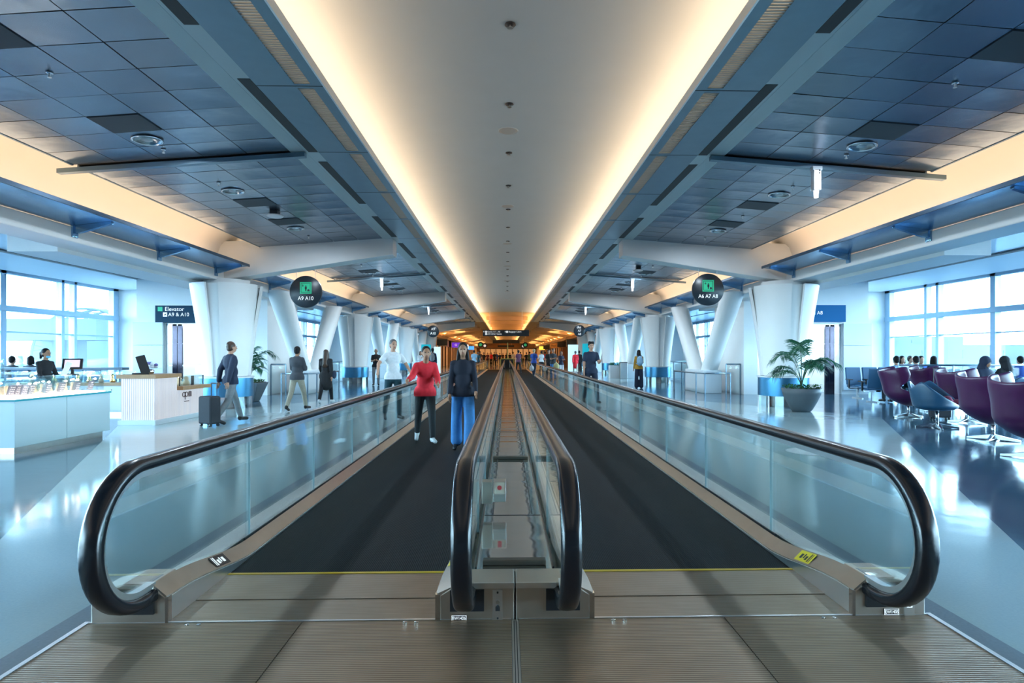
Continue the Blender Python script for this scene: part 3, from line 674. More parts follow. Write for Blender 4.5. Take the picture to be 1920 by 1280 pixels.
# V columns
for s in (-1, 1):
    for k in range(3):
        y = 22.9+k*BAY; x = X(s, 7.52)
        r = thing('v_column', f'white V-shaped column on a block, {ORD[k]} along the {SIDE[s]} side', 'column', (x, y, 0), kind='structure')
        MB().box(-.33, .33, -1.15, 1.15, 0, .86).build('base_block', PANELW, r, bevel=.02)
        for d in (-1, 1):
            b = MB(); secs = []
            for z, yy, rx, ry in ((.5, .55, .26, .36), (.9, .80, .27, .38), (2.2, 1.95, .30, .42), (3.5, 3.1, .34, .46)):
                secs.append([(rx*math.cos(q*2*PI/16)*(1.08 if q % 4 else 1), d*yy+ry*math.sin(q*2*PI/16), z) for q in range(16)])
            b.loft(secs); b.build('slanted_shaft', WHITE, r, auto=True)
# ------------------------------------------------------------------ outdoors, base colours darkened so daylight won't clip them
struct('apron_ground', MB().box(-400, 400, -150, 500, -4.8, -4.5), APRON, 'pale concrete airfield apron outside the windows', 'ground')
def building(x0, x1, y0, y1, z1, label, rows, step):
    t = thing('terminal_building', label, 'building', ((x0+x1)/2, y0, -4.5)); M_ = ((x0+x1)/2, y0)
    MB().box(x0-M_[0], x1-M_[0], 0, y1-y0, 0, z1+4.5).build('wall', OUTW, t)
    for z0, z2 in rows:
        b = MB(); x = x0+2
        while x < x1-step: b.box(x-M_[0], x+step*.62-M_[0], -.12, .05, z0+4.5, z2+4.5); x += step
        b.build('window_band', OUTD, t)
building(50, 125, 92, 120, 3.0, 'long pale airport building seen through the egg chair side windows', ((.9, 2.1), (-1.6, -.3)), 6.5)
building(70, 95, 122, 140, 5.2, 'taller pale block behind the long airport building', ((3.9, 4.6),), 6)
t = thing('jet_bridge', 'pale jet bridge on a pier outside the kiosk side windows', 'jet bridge', (-36, 40, -4.5))
MB().box(-12, 9, 0, 3, 6.9, 8.3).build('tunnel', OUTW, t); MB().box(5.2, 6.6, .4, 2.6, 0, 6.9).build('pier', mat('jet_bridge_pier', (.016,.024,.032), .7), t)
t = thing('terminal_dome', 'arched lattice roof of a distant terminal behind the kiosk side windows', 'building', (-142, 205, -4.5))
b = MB()
for k in range(3): b.tube([(18*math.cos(a), k*7, 5+18*math.sin(a)*.92) for a in [PI*i/24 for i in range(25)]], .45, 6)
for i in range(1, 24):
    a = PI*i/24; b.tube([(18*math.cos(a), 0, 5+18*math.sin(a)*.92), (18*math.cos(a+PI/24*(-1)**i), 14, 5+18*math.sin(a+PI/24*(-1)**i)*.92)], .22, 5)
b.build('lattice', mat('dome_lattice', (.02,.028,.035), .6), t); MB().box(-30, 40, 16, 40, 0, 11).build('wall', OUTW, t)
t = thing('parked_airplane', 'white parked airplane with teal tail on the apron', 'airplane', (-92, 112, -4.5))
b = MB(); b.tube([(-20,0,3.2),(-16,0,3.4),(10,0,3.4),(16,0,3.9),(19,0,4.3)], 1.7, 14, 1.2); b.build('fuselage', mat('plane_white_darkened', (.06,.065,.07), .4), t, smooth=True)
b = MB(); b.prism([(12,4.6),(17.5,9.3),(19.8,9.3),(18.8,4.8)], -.2, .2); b.build('tail_fin', mat('tail_teal', (.003,.02,.026), .5), t)
b = MB(); b.prism([(-4,-11),(0,-1),(5,-1),(-1,-11)], 2.8, 3.1, 'z'); b.prism([(-4,11),(0,1),(5,1),(-1,11)], 2.8, 3.1, 'z'); b.build('wing', MATS['plane_white_darkened'], t)
for i, (u, d, c) in enumerate(((160, 70, (.6,.4,.05)), (182, 76, (.5,.55,.6)), (196, 82, (.25,.4,.5)), (22, 60, (.2,.35,.45)))):
    p = atd(u, d, -4.5); v = thing('service_truck', ('yellow', 'pale grey', 'blue-grey', 'dark blue')[i]+' airport service truck on the apron', 'truck', p)
    MB().box(-2.2, 1.2, -1, 1, .5, 2.6).build('body', mat('truck_%d' % i, tuple(q*.08 for q in c), .5), v); MB().box(1.25, 2.4, -.95, .95, .5, 2.0).build('cab', OUTW, v)  # truck colours scaled down so the strong sky doesn't clip them
    w = MB()
    for xx in (-1.4, 1.5):
        MB().tube([(xx,-1.05,.42),(xx,-.7,.42)], .42, 12).build('wheel', BLACKP, v); MB().tube([(xx,.7,.42),(xx,1.05,.42)], .42, 12).build('wheel', BLACKP, v)
# ------------------------------------------------------------------ light
w = bpy.data.worlds.new('sky'); S.world = w; w.use_nodes = True; nt = w.node_tree
bg = nt.nodes['Background']; bg.inputs[1].default_value = SKY_STR
tc = nt.nodes.new('ShaderNodeTexCoord'); sp = nt.nodes.new('ShaderNodeSeparateXYZ'); rp = nt.nodes.new('ShaderNodeValToRGB')
nt.links.new(tc.outputs['Generated'], sp.inputs[0]); nt.links.new(sp.outputs[2], rp.inputs[0]); nt.links.new(rp.outputs[0], bg.inputs[0])
rp.color_ramp.elements[0].color = (.58,.85,1,1); rp.color_ramp.elements[1].color = (.28,.63,1,1); rp.color_ramp.elements[1].position = .6
def area(name, loc, sx, sy, rot, col, e, spread=PI):
    l = bpy.data.lights.new(name, 'AREA'); l.shape = 'RECTANGLE'; l.size = sx; l.size_y = sy; l.color = col; l.energy = e; l.spread = spread
    o = bpy.data.objects.new(name, l); COL.objects.link(o); o.location = loc; o.rotation_euler = rot
    return o
WARM = (1, .69, .44); ORANGE = (1, .56, .22)
for s in (-1, 1):
    for y0, y1 in ((YB, 24), (29.5, 50)):
        o = area('window_portal', (X(s,15.7), (y0+y1)/2, 2.25), 3.7, y1-y0, (0, s*PI/2, 0), (1,1,1), 1); o.data.cycles.is_portal = True
    for k, yb in enumerate(B0[:-1]):
        yc = yb+BAY/2
        area('cove_lamp', (X(s,7.35), yc, 3.84), .18, BAY-1.2, (PI, s*.25, 0), WARM, E_SIDE)
        area('vault_lamp', (X(s,2.66), yc, 4.78), .14, BAY-.1, (PI, -s*.25, 0), WARM, E_VAULT)
    for i in range(6):
        yc = YE+9+i*17.5
        area('shop_cove_lamp', (X(s,7.2), yc, 3.85), .2, 16, (PI, s*.3, 0), ORANGE, E_SHOP)
        area('shop_vault_lamp', (X(s,2.7), yc, 4.68), .2, 16, (PI, s*.1, 0), ORANGE, E_SHOP*.8)
        area('shop_downlight', (X(s,5.5), yc, 4.2), 1.2, 12, (0, 0, 0), ORANGE, E_SHOP*.7)
b = MB(); b.box(-16.2, 16.2, YB-.4, YR+.4, 5.9, 6.0)  # unseen slab with side skirts, added to stop sky light leaking in
for s in (-1, 1): b.box(min(s*15.85, s*16.2), max(s*15.85, s*16.2), YB-.4, YR+.4, 4.12, 6.0)
b.box(-16.2, 16.2, YB-.4, YB-.35, 4, 6.0); b.box(-16.2, 16.2, YR+.35, YR+.4, 0, 6.0)
struct('ceiling_sky_block', b, WHITE, 'plain roof slab above the hanging ceilings', 'roof')
# ------------------------------------------------------------------ moving walkways
Y0, Y1 = 3.88, 57.0
def sweep_yz(x, path, prof, b):
    """prof: (across x, outward) sections swept along a path of (y, z, ny, nz)"""
    secs = [[(x+a, y+ny*h, z+nz*h) for a, h in prof] for y, z, ny, nz in path]
    b.loft(secs); return b
def rail_path(r, yin, cy=3.10, cz=.507, ye=57.6):
    P = [(yin, cz-r, 0, -1)]
    for i in range(25):
        a = -PI/2 - PI*i/24; P.append((cy+r*math.cos(a), cz+r*math.sin(a), math.cos(a), math.sin(a)))
    n = 40
    for i in range(1, n): P.append((cy+(ye-cy)*i/n, cz+r, 0, 1))
    for i in range(13):
        a = PI/2 - PI*i/12; P.append((ye+r*math.cos(a), cz+r*math.sin(a), math.cos(a), math.sin(a)))
    P.append((ye-.35, cz-r, 0, -1))
    return P
def zi(y):                     # height of the inner cladding edge: rises towards the newel
    t = min(1, max(0, (y-3.26)/1.05)); t = t*t*(3-2*t)
    return .148-.114*t
ST = [3.19,3.26,3.33,3.4,3.5,3.6,3.7,3.8,3.9,4.0,4.1,4.2,4.3,4.4,5,8,12,20,30,40,50,56.2,57.2]
HP = [(.050*math.copysign(abs(math.cos(a))**.6, math.cos(a)), .006+.034*math.copysign(abs(math.sin(a))**.7, math.sin(a))) for a in [2*PI*i/16 for i in range(16)]]
def walkway(s, label):
    r = thing('moving_walkway', label, 'moving walkway', (X(s,1.12), 3.2, 0))
    def put_(b, n, m, par=r, **k): return b.build(n, m, par, world=True, **k)
    def bx(b, a, e, y0, y1, z0, z1): return b.box(min(X(s,a),X(s,e)), max(X(s,a),X(s,e)), y0, y1, z0, z1)
    put_(bx(MB(), .415, 1.835, Y0, Y1, .002, .012), 'pallet_band', PALLET)
    put_(bx(MB(), .40, 1.85, 3.47, Y0, .002, .016), 'comb_plate', COMB)
    put_(bx(MB(), .415, 1.835, Y0-.022, Y0+.006, .004, .019), 'comb_edge', YELLOW)['label'] = 'yellow comb edge'
    put_(bx(MB(), .40, 1.85, Y1, Y1+.5, .002, .016), 'comb_plate', COMB); put_(bx(MB(), .415, 1.835, Y1-.006, Y1+.03, .004, .019), 'comb_edge', YELLOW)
    for a, e in ((.02, 1.12), (1.125, 2.235)): put_(bx(MB(), a, e, .25, 3.185, .001, .012), 'landing_plate', LANDING)
    put_(bx(MB(), .40, 1.83, 3.192, 3.465, .001, .013), 'landing_plate', COMB)
    put_(bx(MB(), .02, 2.24, 3.183, 3.195, .002, .016), 'plate_seam', ALU); put_(bx(MB(), 2.236, 2.262, .25, 3.2, .001, .016), 'edge_trim', ALU)
    for q in (.55, 1.68):
        for dx in (-.03, .03): put_(MB().lathe([(.011,.012),(.011,.016),(.004,.017)], (X(s,q+dx), 3.155, 0), 10), 'floor_bolt', CHROME)
    for side, xg, xi, xo in (('outer', 1.925, 1.832, 2.16), ('inner', .255, .418, .20)):
        # glass panels; the first carries the round newel end
        j = [4.41, 5.87]; 
        while j[-1] < 57: j.append(j[-1]+1.46)
        arc = [(3.10+.288*math.cos(a), .507+.288*math.sin(a)) for a in [-PI/2-PI*i/20 for i in range(21)]]
        poly = [(4.405, .05), (3.6, .05), (3.32, .219)] + arc + [(4.405, .795)]
        put_(MB().prism(poly, X(s,xg)-.006, X(s,xg)+.006, 'x'), 'glass_panel', GLASS)
        for a, e in zip(j, j[1:]): put_(MB().box(X(s,xg)-.006, X(s,xg)+.006, a+.004, min(e, 57.5), .05, .80), 'glass_panel', GLASS)
        for e in j[:14]: put_(MB().box(X(s,xg)-.0065, X(s,xg)+.0065, e-.003, e+.003, .10, .79), 'panel_joint', mat('glass_edge_pale', (.42,.56,.60), .2, .3))
        put_(sweep_yz(X(s,xg), rail_path(.345, 3.24), HP, MB()), 'handrail', RUBBER, smooth=True)
        g = sweep_yz(X(s,xg), rail_path(.305, 3.21), [(.022,-.018),(.022,.012),(-.022,.012),(-.022,-.018)], MB()); put_(g, 'handrail_guide', ALU, auto=True)
        d = MB(); sg = 1 if xi < xg else -1; secs = []
        for y in ST:
            z = zi(y); secs.append([(X(s,xi), y, .012), (X(s,xi), y, z), (X(s,xg-sg*.016), y, z+.066), (X(s,xg-sg*.016), y, .012)])
        d.loft(secs); put_(d, 'inner_cladding', BRONZE)
        k = MB(); secs = []
        for y in ST: z = zi(y)-.008; secs.append([(X(s,xi-sg*.006), y, .014), (X(s,xi-sg*.006), y, z), (X(s,xi+sg*.002), y, z), (X(s,xi+sg*.002), y, .014)])
        k.loft(secs); put_(k, 'skirt_panel', ALU)
        jn = MB(); jn.obox((X(s,(xi+xg)/2), 4.41, .05+.035), (.05, .004, .036)); 
        gs = MB(); gs.box(X(s,xg-sg*.012)-.005, X(s,xg-sg*.012)+.005, 4.3, 57, .098, .116); put_(gs, 'glass_gasket', RUBBER)
        if side == 'outer':
            o = MB(); o.prism([(X(s,1.935),.012),(X(s,1.935),.105),(X(s,2.13),.085),(X(s,2.18),.03),(X(s,2.18),.012)], 3.425, 57.2); put_(o, 'outer_cladding', STEEL)
            nb = MB(); nb.prism([(X(s,1.835),0),(X(s,1.835),.138),(X(s,1.905),.200),(X(s,1.912),.214),(X(s,2.06),.214),(X(s,2.225),.165),(X(s,2.225),0)], 3.186, 3.42)
            base = put_(nb, 'newel_base', BRONZE, bevel=.006)
            put_(bx(MB(), 1.895, 2.095, 3.172, 3.20, .060, .19), 'handrail_inlet', BLACKP, base)
            n2 = MB(); n2.prism([(X(s,1.822),0),(X(s,1.822),.150),(X(s,1.838),.150),(X(s,1.838),0)], 3.180, 3.215); put_(n2, 'corner_trim', CHROME, base)
        else:
            o = MB(); o.prism([(X(s,.004),0),(X(s,.004),.205),(X(s,.30),.205),(X(s,.40),.140),(X(s,.40),0)], 3.186, 3.40)
            base = put_(o, 'newel_base', BRONZE, bevel=.006)
            put_(bx(MB(), .165, .345, 3.172, 3.20, .060, .172), 'handrail_inlet', BLACKP, base)
            n2 = MB(); n2.prism([(X(s,.398),0),(X(s,.398),.148),(X(s,.424),.148),(X(s,.424),0)], 3.180, 3.215); put_(n2, 'corner_trim', CHROME, base)
            l = MB(); l.box(min(X(s,.004),X(s,.22)), max(X(s,.004),X(s,.22)), 3.178, 3.188, .178, .207); put_(l, 'top_lip', STEEL, base)
    return r, put_, bx
WL, putL, bxL = walkway(-1, 'black moving walkway nearer the jewelry kiosk, carrying walkers toward the camera')
WR, putR, bxR = walkway(1, 'black moving walkway nearer the purple egg chairs, mostly empty')
def plate(par, cx, z, w, h, body, y=3.182):
    p = MB().box(cx-w/2, cx+w/2, y-.004, y+.004, z-h/2, z+h/2).build('number_plate', BLACKP, par, world=True)
    f = MB(); t = .0025
    for q in ((cx-w/2, cx+w/2, z-h/2, z-h/2+t), (cx-w/2, cx+w/2, z+h/2-t, z+h/2), (cx-w/2, cx-w/2+t, z-h/2, z+h/2), (cx+w/2-t, cx+w/2, z-h/2, z+h/2)): f.box(q[0], q[1], y-.0055, y-.0035, q[2], q[3])
    f.build('plate_border', TXT, p, world=True)
    tx = text(body, h*.78, TXT, 'plate_lettering', p, (cx, y-.006, z), FACE, sx=.86); tx.parent = par; tx.matrix_parent_inverse = Matrix.Translation(-par.location)
plate(WL, -.253, .022, .078, .030, 'EW1406')
plate(WR, X(1,2.035), .032, .080, .032, 'EW1405')
kp = putL(MB().box(-.075, -.022, 3.177, 3.187, .012, .170), 'key_plate', ALU); kp['label'] = 'bright metal key switch plate'
for z, rr in ((.158,.005),(.108,.011),(.022,.005)): putL(MB().tube([(-.048,3.179,z),(-.048,3.171,z)], rr, 12), 'key_lock', STEEL if rr > .006 else DARK, kp)
a_ = MB(); a_.prism([(-.060,.060),(-.036,.060),(-.036,.082),(-.048,.094),(-.060,.082)], 3.173, 3.178); putL(a_, 'arrow_mark', DARK, kp)
kq = putR(MB().box(X(1,2.105), X(1,2.160), 3.177, 3.187, .012, .155), 'key_plate', STEEL)
putR(MB().lathe([(.013,0),(.013,.006),(.006,.01)], (0,0,0), 14), 'key_lock', CHROME, kq); kl = kq.children[0]; kl.location = (X(1,2.132), 3.178, .125); kl.rotation_euler = (PI/2,0,0)
a_ = MB(); a_.box(X(1,2.117), X(1,2.147), 3.174, 3.178, .055, .092); putR(a_, 'arrow_plate', TXT, kq)
a_ = MB(); a_.prism([(X(1,2.129),.060),(X(1,2.135),.060),(X(1,2.135),.075),(X(1,2.142),.075),(X(1,2.132),.088),(X(1,2.122),.075),(X(1,2.129),.075)], 3.172, 3.175); putR(a_, 'arrow_mark', DARK, kq)
# safety stickers on the cladding
def sticker(s, y, put_, m, lab, xi, xg, dirn):
    b = MB(); L = .19; sg = dirn
    P = []
    for yy in (y-L/2, y+L/2):
        z = zi(yy); P.append([(X(s,xi+sg*.006), yy, z+.007), (X(s,xg-sg*.03), yy, z+.063)])
    b.quad(P[0][0], P[0][1], P[1][1], P[1][0]); o = put_(b, 'safety_sticker', m); o['label'] = lab; 
    k = MB()
    for u0, u1, v0, v1 in ((.2,.35,.25,.7),(.42,.5,.3,.75),(.55,.68,.2,.6),(.75,.82,.1,.9),(.86,.9,.1,.9)):
        def Q(u, v): a = Vector(P[0][0]).lerp(Vector(P[0][1]), v); c = Vector(P[1][0]).lerp(Vector(P[1][1]), v); return a.lerp(c, 1-u)+Vector((0,0,.0012))
        k.quad(Q(u0,v0), Q(u1,v0), Q(u1,v1), Q(u0,v1))
    put_(k, 'sticker_print', DARK if m != BLACKP else TXT, o)
sticker(1, 3.78, putR, YELLOW, 'yellow safety sticker', 1.832, 1.925, 1)
sticker(-1, 3.84, putL, BLACKP, 'dark safety sticker with white bands', 1.832, 1.925, 1)
sticker(-1, 3.80, putL, YELLOW, 'yellow safety sticker', .418, .255, -1)
for n_, put_ in ((-1, putL), (1, putR)):
    pass
# divider deck between the two walkways
dv = thing('walkway_divider', 'shiny steel deck running between the two inner balustrades', 'divider', (C, 3.25, 0))
MB().box(C-.226, C+.226, 3.41, 57.2, .02, .196).build('deck_panel', DECK, dv, world=True, bevel=.01)
for x in (-.15, .15): MB().box(C+x-.004, C+x+.004, 4.6, 57, .194, .1985).build('deck_seam', DARK, dv, world=True)
MB().box(C-.018, C+.018, .25, 3.18, .001, .011).build('centre_strip', STEEL, dv, world=True)
for x in (-.006, .006): MB().box(C+x-.002, C+x+.002, .25, 3.17, .0105, .0115).build('strip_groove', DARK, dv, world=True)
for y in (4.56, 9.5, 14.5, 20, 26, 32): MB().box(C-.213, C+.213, y, y+.006, .1955, .1985).build('deck_joint', DARK, dv, world=True)
MB().box(C-.185, C+.185, 3.47, 3.53, .196, .226).build('cross_strip', STRIPD, dv, world=True, bevel=.006)
MB().box(C-.205, C+.205, 7.0, 7.09, .196, .225).build('cross_strip', STRIPD, dv, world=True, bevel=.006)
for x in (-.222, .222): MB().box(C+x-.005, C+x+.005, 3.42, 57.1, .194, .21).build('side_channel', RUBBER, dv, world=True)
sb = MB().obox((-.150, 4.62, .365), (.040, .05, .085)).build('stop_bracket', BRONZE, dv, world=True, bevel=.004)
bx_ = MB(); bx_.prism([(4.545,.30),(4.545,.36),(4.60,.445),(4.72,.445),(4.72,.30)], -.105, -.005, 'x'); bo = bx_.build('stop_button_box', STEEL, dv, world=True, bevel=.004)
bo['label'] = 'emergency stop box'
face = MB(); face.quad((-.093,4.5465,.366),(-.017,4.5465,.366),(-.017,4.594,.4395),(-.093,4.594,.4395)); face.build('button_face', mat('ivory_face', (.62,.56,.46), .5), bo, world=True)
rb = MB(); rb.tube([(-.055,4.572,.400),(-.055,4.560,.408)], .017, 16); rb.build('stop_button', mat('button_red', (.55,.06,.07), .4), bo, world=True)
# barrier frame at the far end of the divider
fb = thing('end_barrier', 'yellow-edged barrier frame with pole at the far end of the divider', 'barrier', (C, 58.2, 0))
MB().box(-.62,.62,-.04,.04,.0,1.0).build('panel', BLACKP, fb); YG = mat('barrier_yellow', (.55,.50,.12), .5)
for a in (-.62, .62): MB().box(a-.03, a+.03, -.06, .06, 0, 1.05).build('post', YG, fb)
MB().box(-.65,.65,-.06,.06,1.0,1.06).build('top_bar', YG, fb); MB().tube([(.05,0,1),(.05,0,2.6)], .04, 8).build('pole', YG, fb)
# ------------------------------------------------------------------ ceiling fittings
DOWN = []
def sprinkler(loc, label, group, big=1.0):
    t = thing('sprinkler_head', label, 'sprinkler', loc, 0, group)
    MB().lathe([(.004,0),(.045*big,-.003),(.048*big,-.012),(.02,-.016)], n=14).build('escutcheon', CHROME if group != 'v' else DARK, t, smooth=True)
    MB().lathe([(.010,-.014),(.012,-.045),(.026*big,-.05),(.026*big,-.056),(.003,-.058)], n=10).build('deflector', STEEL, t)
    return t
vy = [7.55+2.4*i for i in range(14)]
for i, y in enumerate(vy):
    t = sprinkler((C, y, 5.599), f'small dark sprinkler on the white vault, {ORD[i]} from the camera', 'vault sprinklers', 1.5)
    for c in t.children: c.data.materials[0] = DARK if c.name.startswith('esc') else STEEL
for i, y in enumerate([11.15+5.66*k for k in range(7)]):
    t = thing('ceiling_speaker', f'flush round speaker on the white vault, {ORD[i]} from the camera', 'speaker', (C-.02, y, 5.60), 0, 'vault speakers')
    MB().lathe([(.0,-.012),(.12,-.012),(.17,-.008),(.175,.0)], n=24).build('grille', mat('speaker_grille', (.42,.41,.38), .7), t, smooth=True); MB().lathe([(.172,-.006),(.185,-.012),(.195,0)], n=24, ring=True).build('trim_ring', VAULT, t)
TILT = .0755
def on_tile(s, x, y, dz=0): return (X(s,x), y, zt(x)+dz)
refl = mat('downlight_reflector', (.80,.84,.86), .14, 1.0)
for s in (-1, 1):
    n = 0
    for k, yb in enumerate(B0[1:5]):
        for off in (6.1, 8.75, 12.05) if k == 0 else (3.4, 6.1, 8.75, 12.05):
            if yb+off > 52: continue
            t = thing('downlight', f'round recessed downlight, {ORD[n]} along the {SIDE[s]} side tile ceiling', 'downlight', on_tile(s, 5.14, yb+off, -.004), 0, 'tile ceiling downlights'); n += 1
            t.rotation_euler = (0, s*TILT, 0)
            if off: area('downlight_lamp', (X(s,5.14), yb+off, zt(5.14)-.03), .26, .26, (0,0,0), (.72,.87,1), E_DOWN)
            MB().lathe([(.19,.0),(.205,-.014),(.19,-.018),(.165,-.006),(.165,.02)], n=28, ring=True).build('trim_ring', CHROME, t, smooth=True)
            MB().lathe([(.165,-.004),(.10,.012),(.075,.014),(.01,.014)], n=28).build('reflector', refl, t, smooth=True)
            MB().lathe([(.075,.004),(.072,-.004),(.01,-.006)], n=20).build('lamp', mat('lamp_frosted', (.5,.55,.58), .5), t, smooth=True)
    n = 0
    for k, yb in enumerate(B0[1:4]):
        for off in (1.8, 4.1, 6.5, 8.2, 10.5, 13.0):
            if yb+off < 5.5: continue
            sprinkler(on_tile(s, 5.14 if off != 4.1 else 5.0, yb+off), f'chrome sprinkler head, {ORD[n]} along the {SIDE[s]} side tile ceiling', 'tile ceiling sprinklers', .8); n += 1
    n = 0
    for k, yb in enumerate(B0[1:4]):
        L1 = (BAY/2-.34)/12; L2 = (BAY/2-.06)/12
        for yy, L in ((yb+.28+9*L1, L1), (yb+BAY/2+.06+4*L2, L2), (yb+BAY/2+.06+7*L2, L2)) + (((yb+.28+4*L1, L1),) if k else ((yb+.28+5*L1, L1),)):
            w_ = (6.73-3.42)/5; x0 = 3.42+2*w_; 
            b = MB(); b.prism([(X(s,x0+.01), zt(x0)-.012), (X(s,x0+w_-.01), zt(x0+w_)-.012), (X(s,x0+w_-.01), zt(x0+w_)+.02), (X(s,x0+.01), zt(x0)+.02)], yy+.01, yy+L-.01)
            tag(b.build('ceiling_vent', TILED), f'dark perforated vent tile, {ORD[n]} along the {SIDE[s]} side tile ceiling', 'vent', 'dark vent tiles'); n += 1
    # spotlights on the slim rails
    for k, yb in enumerate(B0[1:4]):
        if s < 0 and k == 0: continue
        y = yb+BAY/2; x = 4.88
        t = thing('rail_spotlight', f'slim white rail spotlight, {ORD[k - (s < 0)]} along the {SIDE[s]} side', 'spotlight', (X(s,x), y-.06, zt(x)-.09), 0, 'rail spotlights')
        MB().obox((0,0,-.02), (.075,.05,.03)).build('mount', PANELW, t)
        MB().obox((0,0,-.20), (.062,.05,.17)).build('housing', mat('spot_white', (.75,.74,.76), .3, .3), t, bevel=.012)
        for z in (-.06, -.10): MB().tube([(.03,-.049,z),(.03,-.056,z)], .014, 10).build('dial', DARK, t)
        MB().tube([(0,0,-.37),(0,0,-.48)], .04, 14, .034).build('lamp_tip', mat('spot_tip', (.8,.8,.8), .3, emit=(1,.95,.9), estr=.8), t)
for s in (-1, 1):
    for i, y in enumerate((17.0, 21.0, 33.0, 39.0, 45.0)):
        t = thing('lounge_downlight', f'round lounge ceiling light, {ORD[i]} from the camera, {SIDE[s]} side', 'downlight', (X(s, 11.2 if y != 21 else 14.2), y, 4.1), 0, 'lounge ceiling lights')
        MB().lathe([(.15,-.002),(.17,-.015),(.19,-.002)], n=24, ring=True).build('trim_ring', CHROME, t, smooth=True); MB().lathe([(.01,-.004),(.15,-.004),(.15,-.001),(.01,-.001)], n=24).build('lamp', mat('lounge_lamp', (.8,.9,1), .5, emit=(.85,.95,1), estr=3), t)
for s, x, y in ((-1, 4.98, 12.85), (1, 4.6, 21.0)):
    t = thing('wireless_access_point', 'flat white access point under the '+SIDE[s]+' side tile ceiling', 'access point', on_tile(s, x, y))
    MB().obox((0,0,-.04), (.08,.08,.04)).build('mount', BLACKP, t); MB().lathe([(.02,-.085),(.15,-.085),(.175,-.105),(.15,-.13),(.02,-.135)], n=24).build('cover', TXT if False else mat('ap_white', (.8,.82,.84), .4), t, smooth=True)
# ------------------------------------------------------------------ hanging signs
def round_sign(u, v, d, R, lines, icon, label):
    p = atd(u, d, H0-(v-665)*d/F)
    t = thing('hanging_sign', label, 'sign', (p.x, p.y, p.z))
    b = MB(); n = 48
    b.loft([[(R*k*math.cos(a), y, R*k*math.sin(a)) for a in [2*PI*i/n for i in range(n)]] for y, k in ((-.035,.985),(-.03,1),(.03,1),(.035,.985))]); b.build('disc', SIGNB, t, auto=True)
    for a in (-.43, .43):
        x = a*R*1.35; z0 = R*math.sqrt(max(.05, 1-(x/R)**2)); xa = abs(p.x+x-C); zt_ = 4.16-(xa-3.15)*.1537
        MB().tube([(x,0,z0-.02),(x,0,max(z0+.05, zt_-p.z+.03))], .007, 6).build('hanger_rod', ALU, t)
    if icon:
        q = R*.36; g = MB(); g.box(-q, q, -.039, -.035, R*.24-q+R*.0, R*.24+q); ic = g.build('elevator_pictogram', GREEN, t)
        f = MB(); w0 = q*.82; th = q*.07; cz = R*.24
        for x0, x1, z0, z1 in ((-w0,w0,cz-w0,cz-w0+th),(-w0,w0,cz+w0-th,cz+w0),(-w0,-w0+th,cz-w0,cz+w0),(w0-th,w0,cz-w0,cz+w0)): f.box(x0, x1, -.041, -.0385, z0, z1)
        f.box(-q*.07, q*.12, -.041, -.0385, cz-q*.55, cz-q*.02); f.box(-q*.14, q*.20, -.041, -.0385, cz-q*.22, cz+q*.22); f.obox((q*.03,-.04,cz+q*.34), (q*.09,.0015,q*.09))
        f.box(q*.28, q*.66, -.041, -.0385, cz-q*.6, cz-q*.30); f.box(q*.38, q*.55, -.041, -.0385, cz-q*.3, cz-q*.2)
        f.box(-q*.52, -q*.45, -.041, -.0385, cz+q*.25, cz+q*.68); f.prism([(-q*.68,cz+q*.42),(-q*.485,cz+q*.2),(-q*.29,cz+q*.42)], -.041, -.0385)
        f.build('pictogram_lines', SIGNB, ic)
    for body, z, sz in lines: text(body, sz*R, TXT, 'sign_lettering', t, (0, -.038, z*R), FACE, bold=.0015, sx=.92)
round_sign(574, 547, 16.65, .445, [('A9 A10', -.42, .34)], True, 'round black hanging sign with green pictogram reading A9 A10')
round_sign(1327, 543, 16.65, .445, [('A6 A7 A8', -.42, .33)], True, 'round black hanging sign with green pictogram reading A6 A7 A8')
round_sign(812, 621, 44.4, .44, [('A9', .38, .60), ('A10', -.36, .60)], False, 'small far round sign reading A9 above A10')
round_sign(1086.5, 620, 44.4, .44, [('A6', .56, .5), ('A7', 0, .5), ('A8', -.56, .5)], False, 'small far round sign reading A6, A7 and A8 in a column')
def bar_sign(name, u0, u1, v0, v1, d, label, m=SIGNB, rods=True):
    p = atd((u0+u1)/2, d, H0-((v0+v1)/2-665)*d/F); w = (u1-u0)*d/F/2; h = (v1-v0)*d/F/2
    t = thing(name, label, 'sign', (p.x, p.y, p.z))
    MB().box(-w, w, -.05, .05, -h, h).build('panel', m, t, bevel=.01)
    if rods:
        for x in (-w*.7, w*.7): MB().tube([(x,0,h),(x,0,5.5-p.z if abs(p.x+x) < 2.2 else 4.6-p.z)], .015, 6).build('hanger_rod', ALU, t)
    return t, w, h
t, w, h = bar_sign('overhead_sign', 905.5, 992, 618.5, 630, 55, 'long dark overhead sign reading Gates, All Other Gates and Baggage Claim')
tz = h*.38
def bits(t, items):
    for body, x, z, sz in items: text(body, sz, TXT, 'sign_lettering', t, (x, -.055, z), FACE, 'LEFT', bold=.0015)
bits(t, [('Gates A1 - A8', -w*.80, h*.42, .20), ('All Other Gates', -w*.80, -h*.30, .20), ('Baggage Claim', w*.12, h*.42, .20)])
for x, z in ((-w*.86, h*.42), (-w*.86, -h*.30), (w*.05, h*.42)): MB().box(x-.09, x+.09, -.056, -.05, z-.09, z+.09).build('symbol_tile', TXT, t)
for x in (-w*.96, -w*.03):
    MB().prism([(x-.015,h*.42-.09),(x+.015,h*.42-.09),(x+.015,h*.42),(x+.06,h*.42),(x,h*.42+.09),(x-.06,h*.42),(x-.015,h*.42)], -.056, -.05).build('arrow_mark', TXT, t)
t, w, h = bar_sign('overhead_sign', 924, 974, 637.5, 643.5, 92, 'second dark overhead sign farther down the hall')
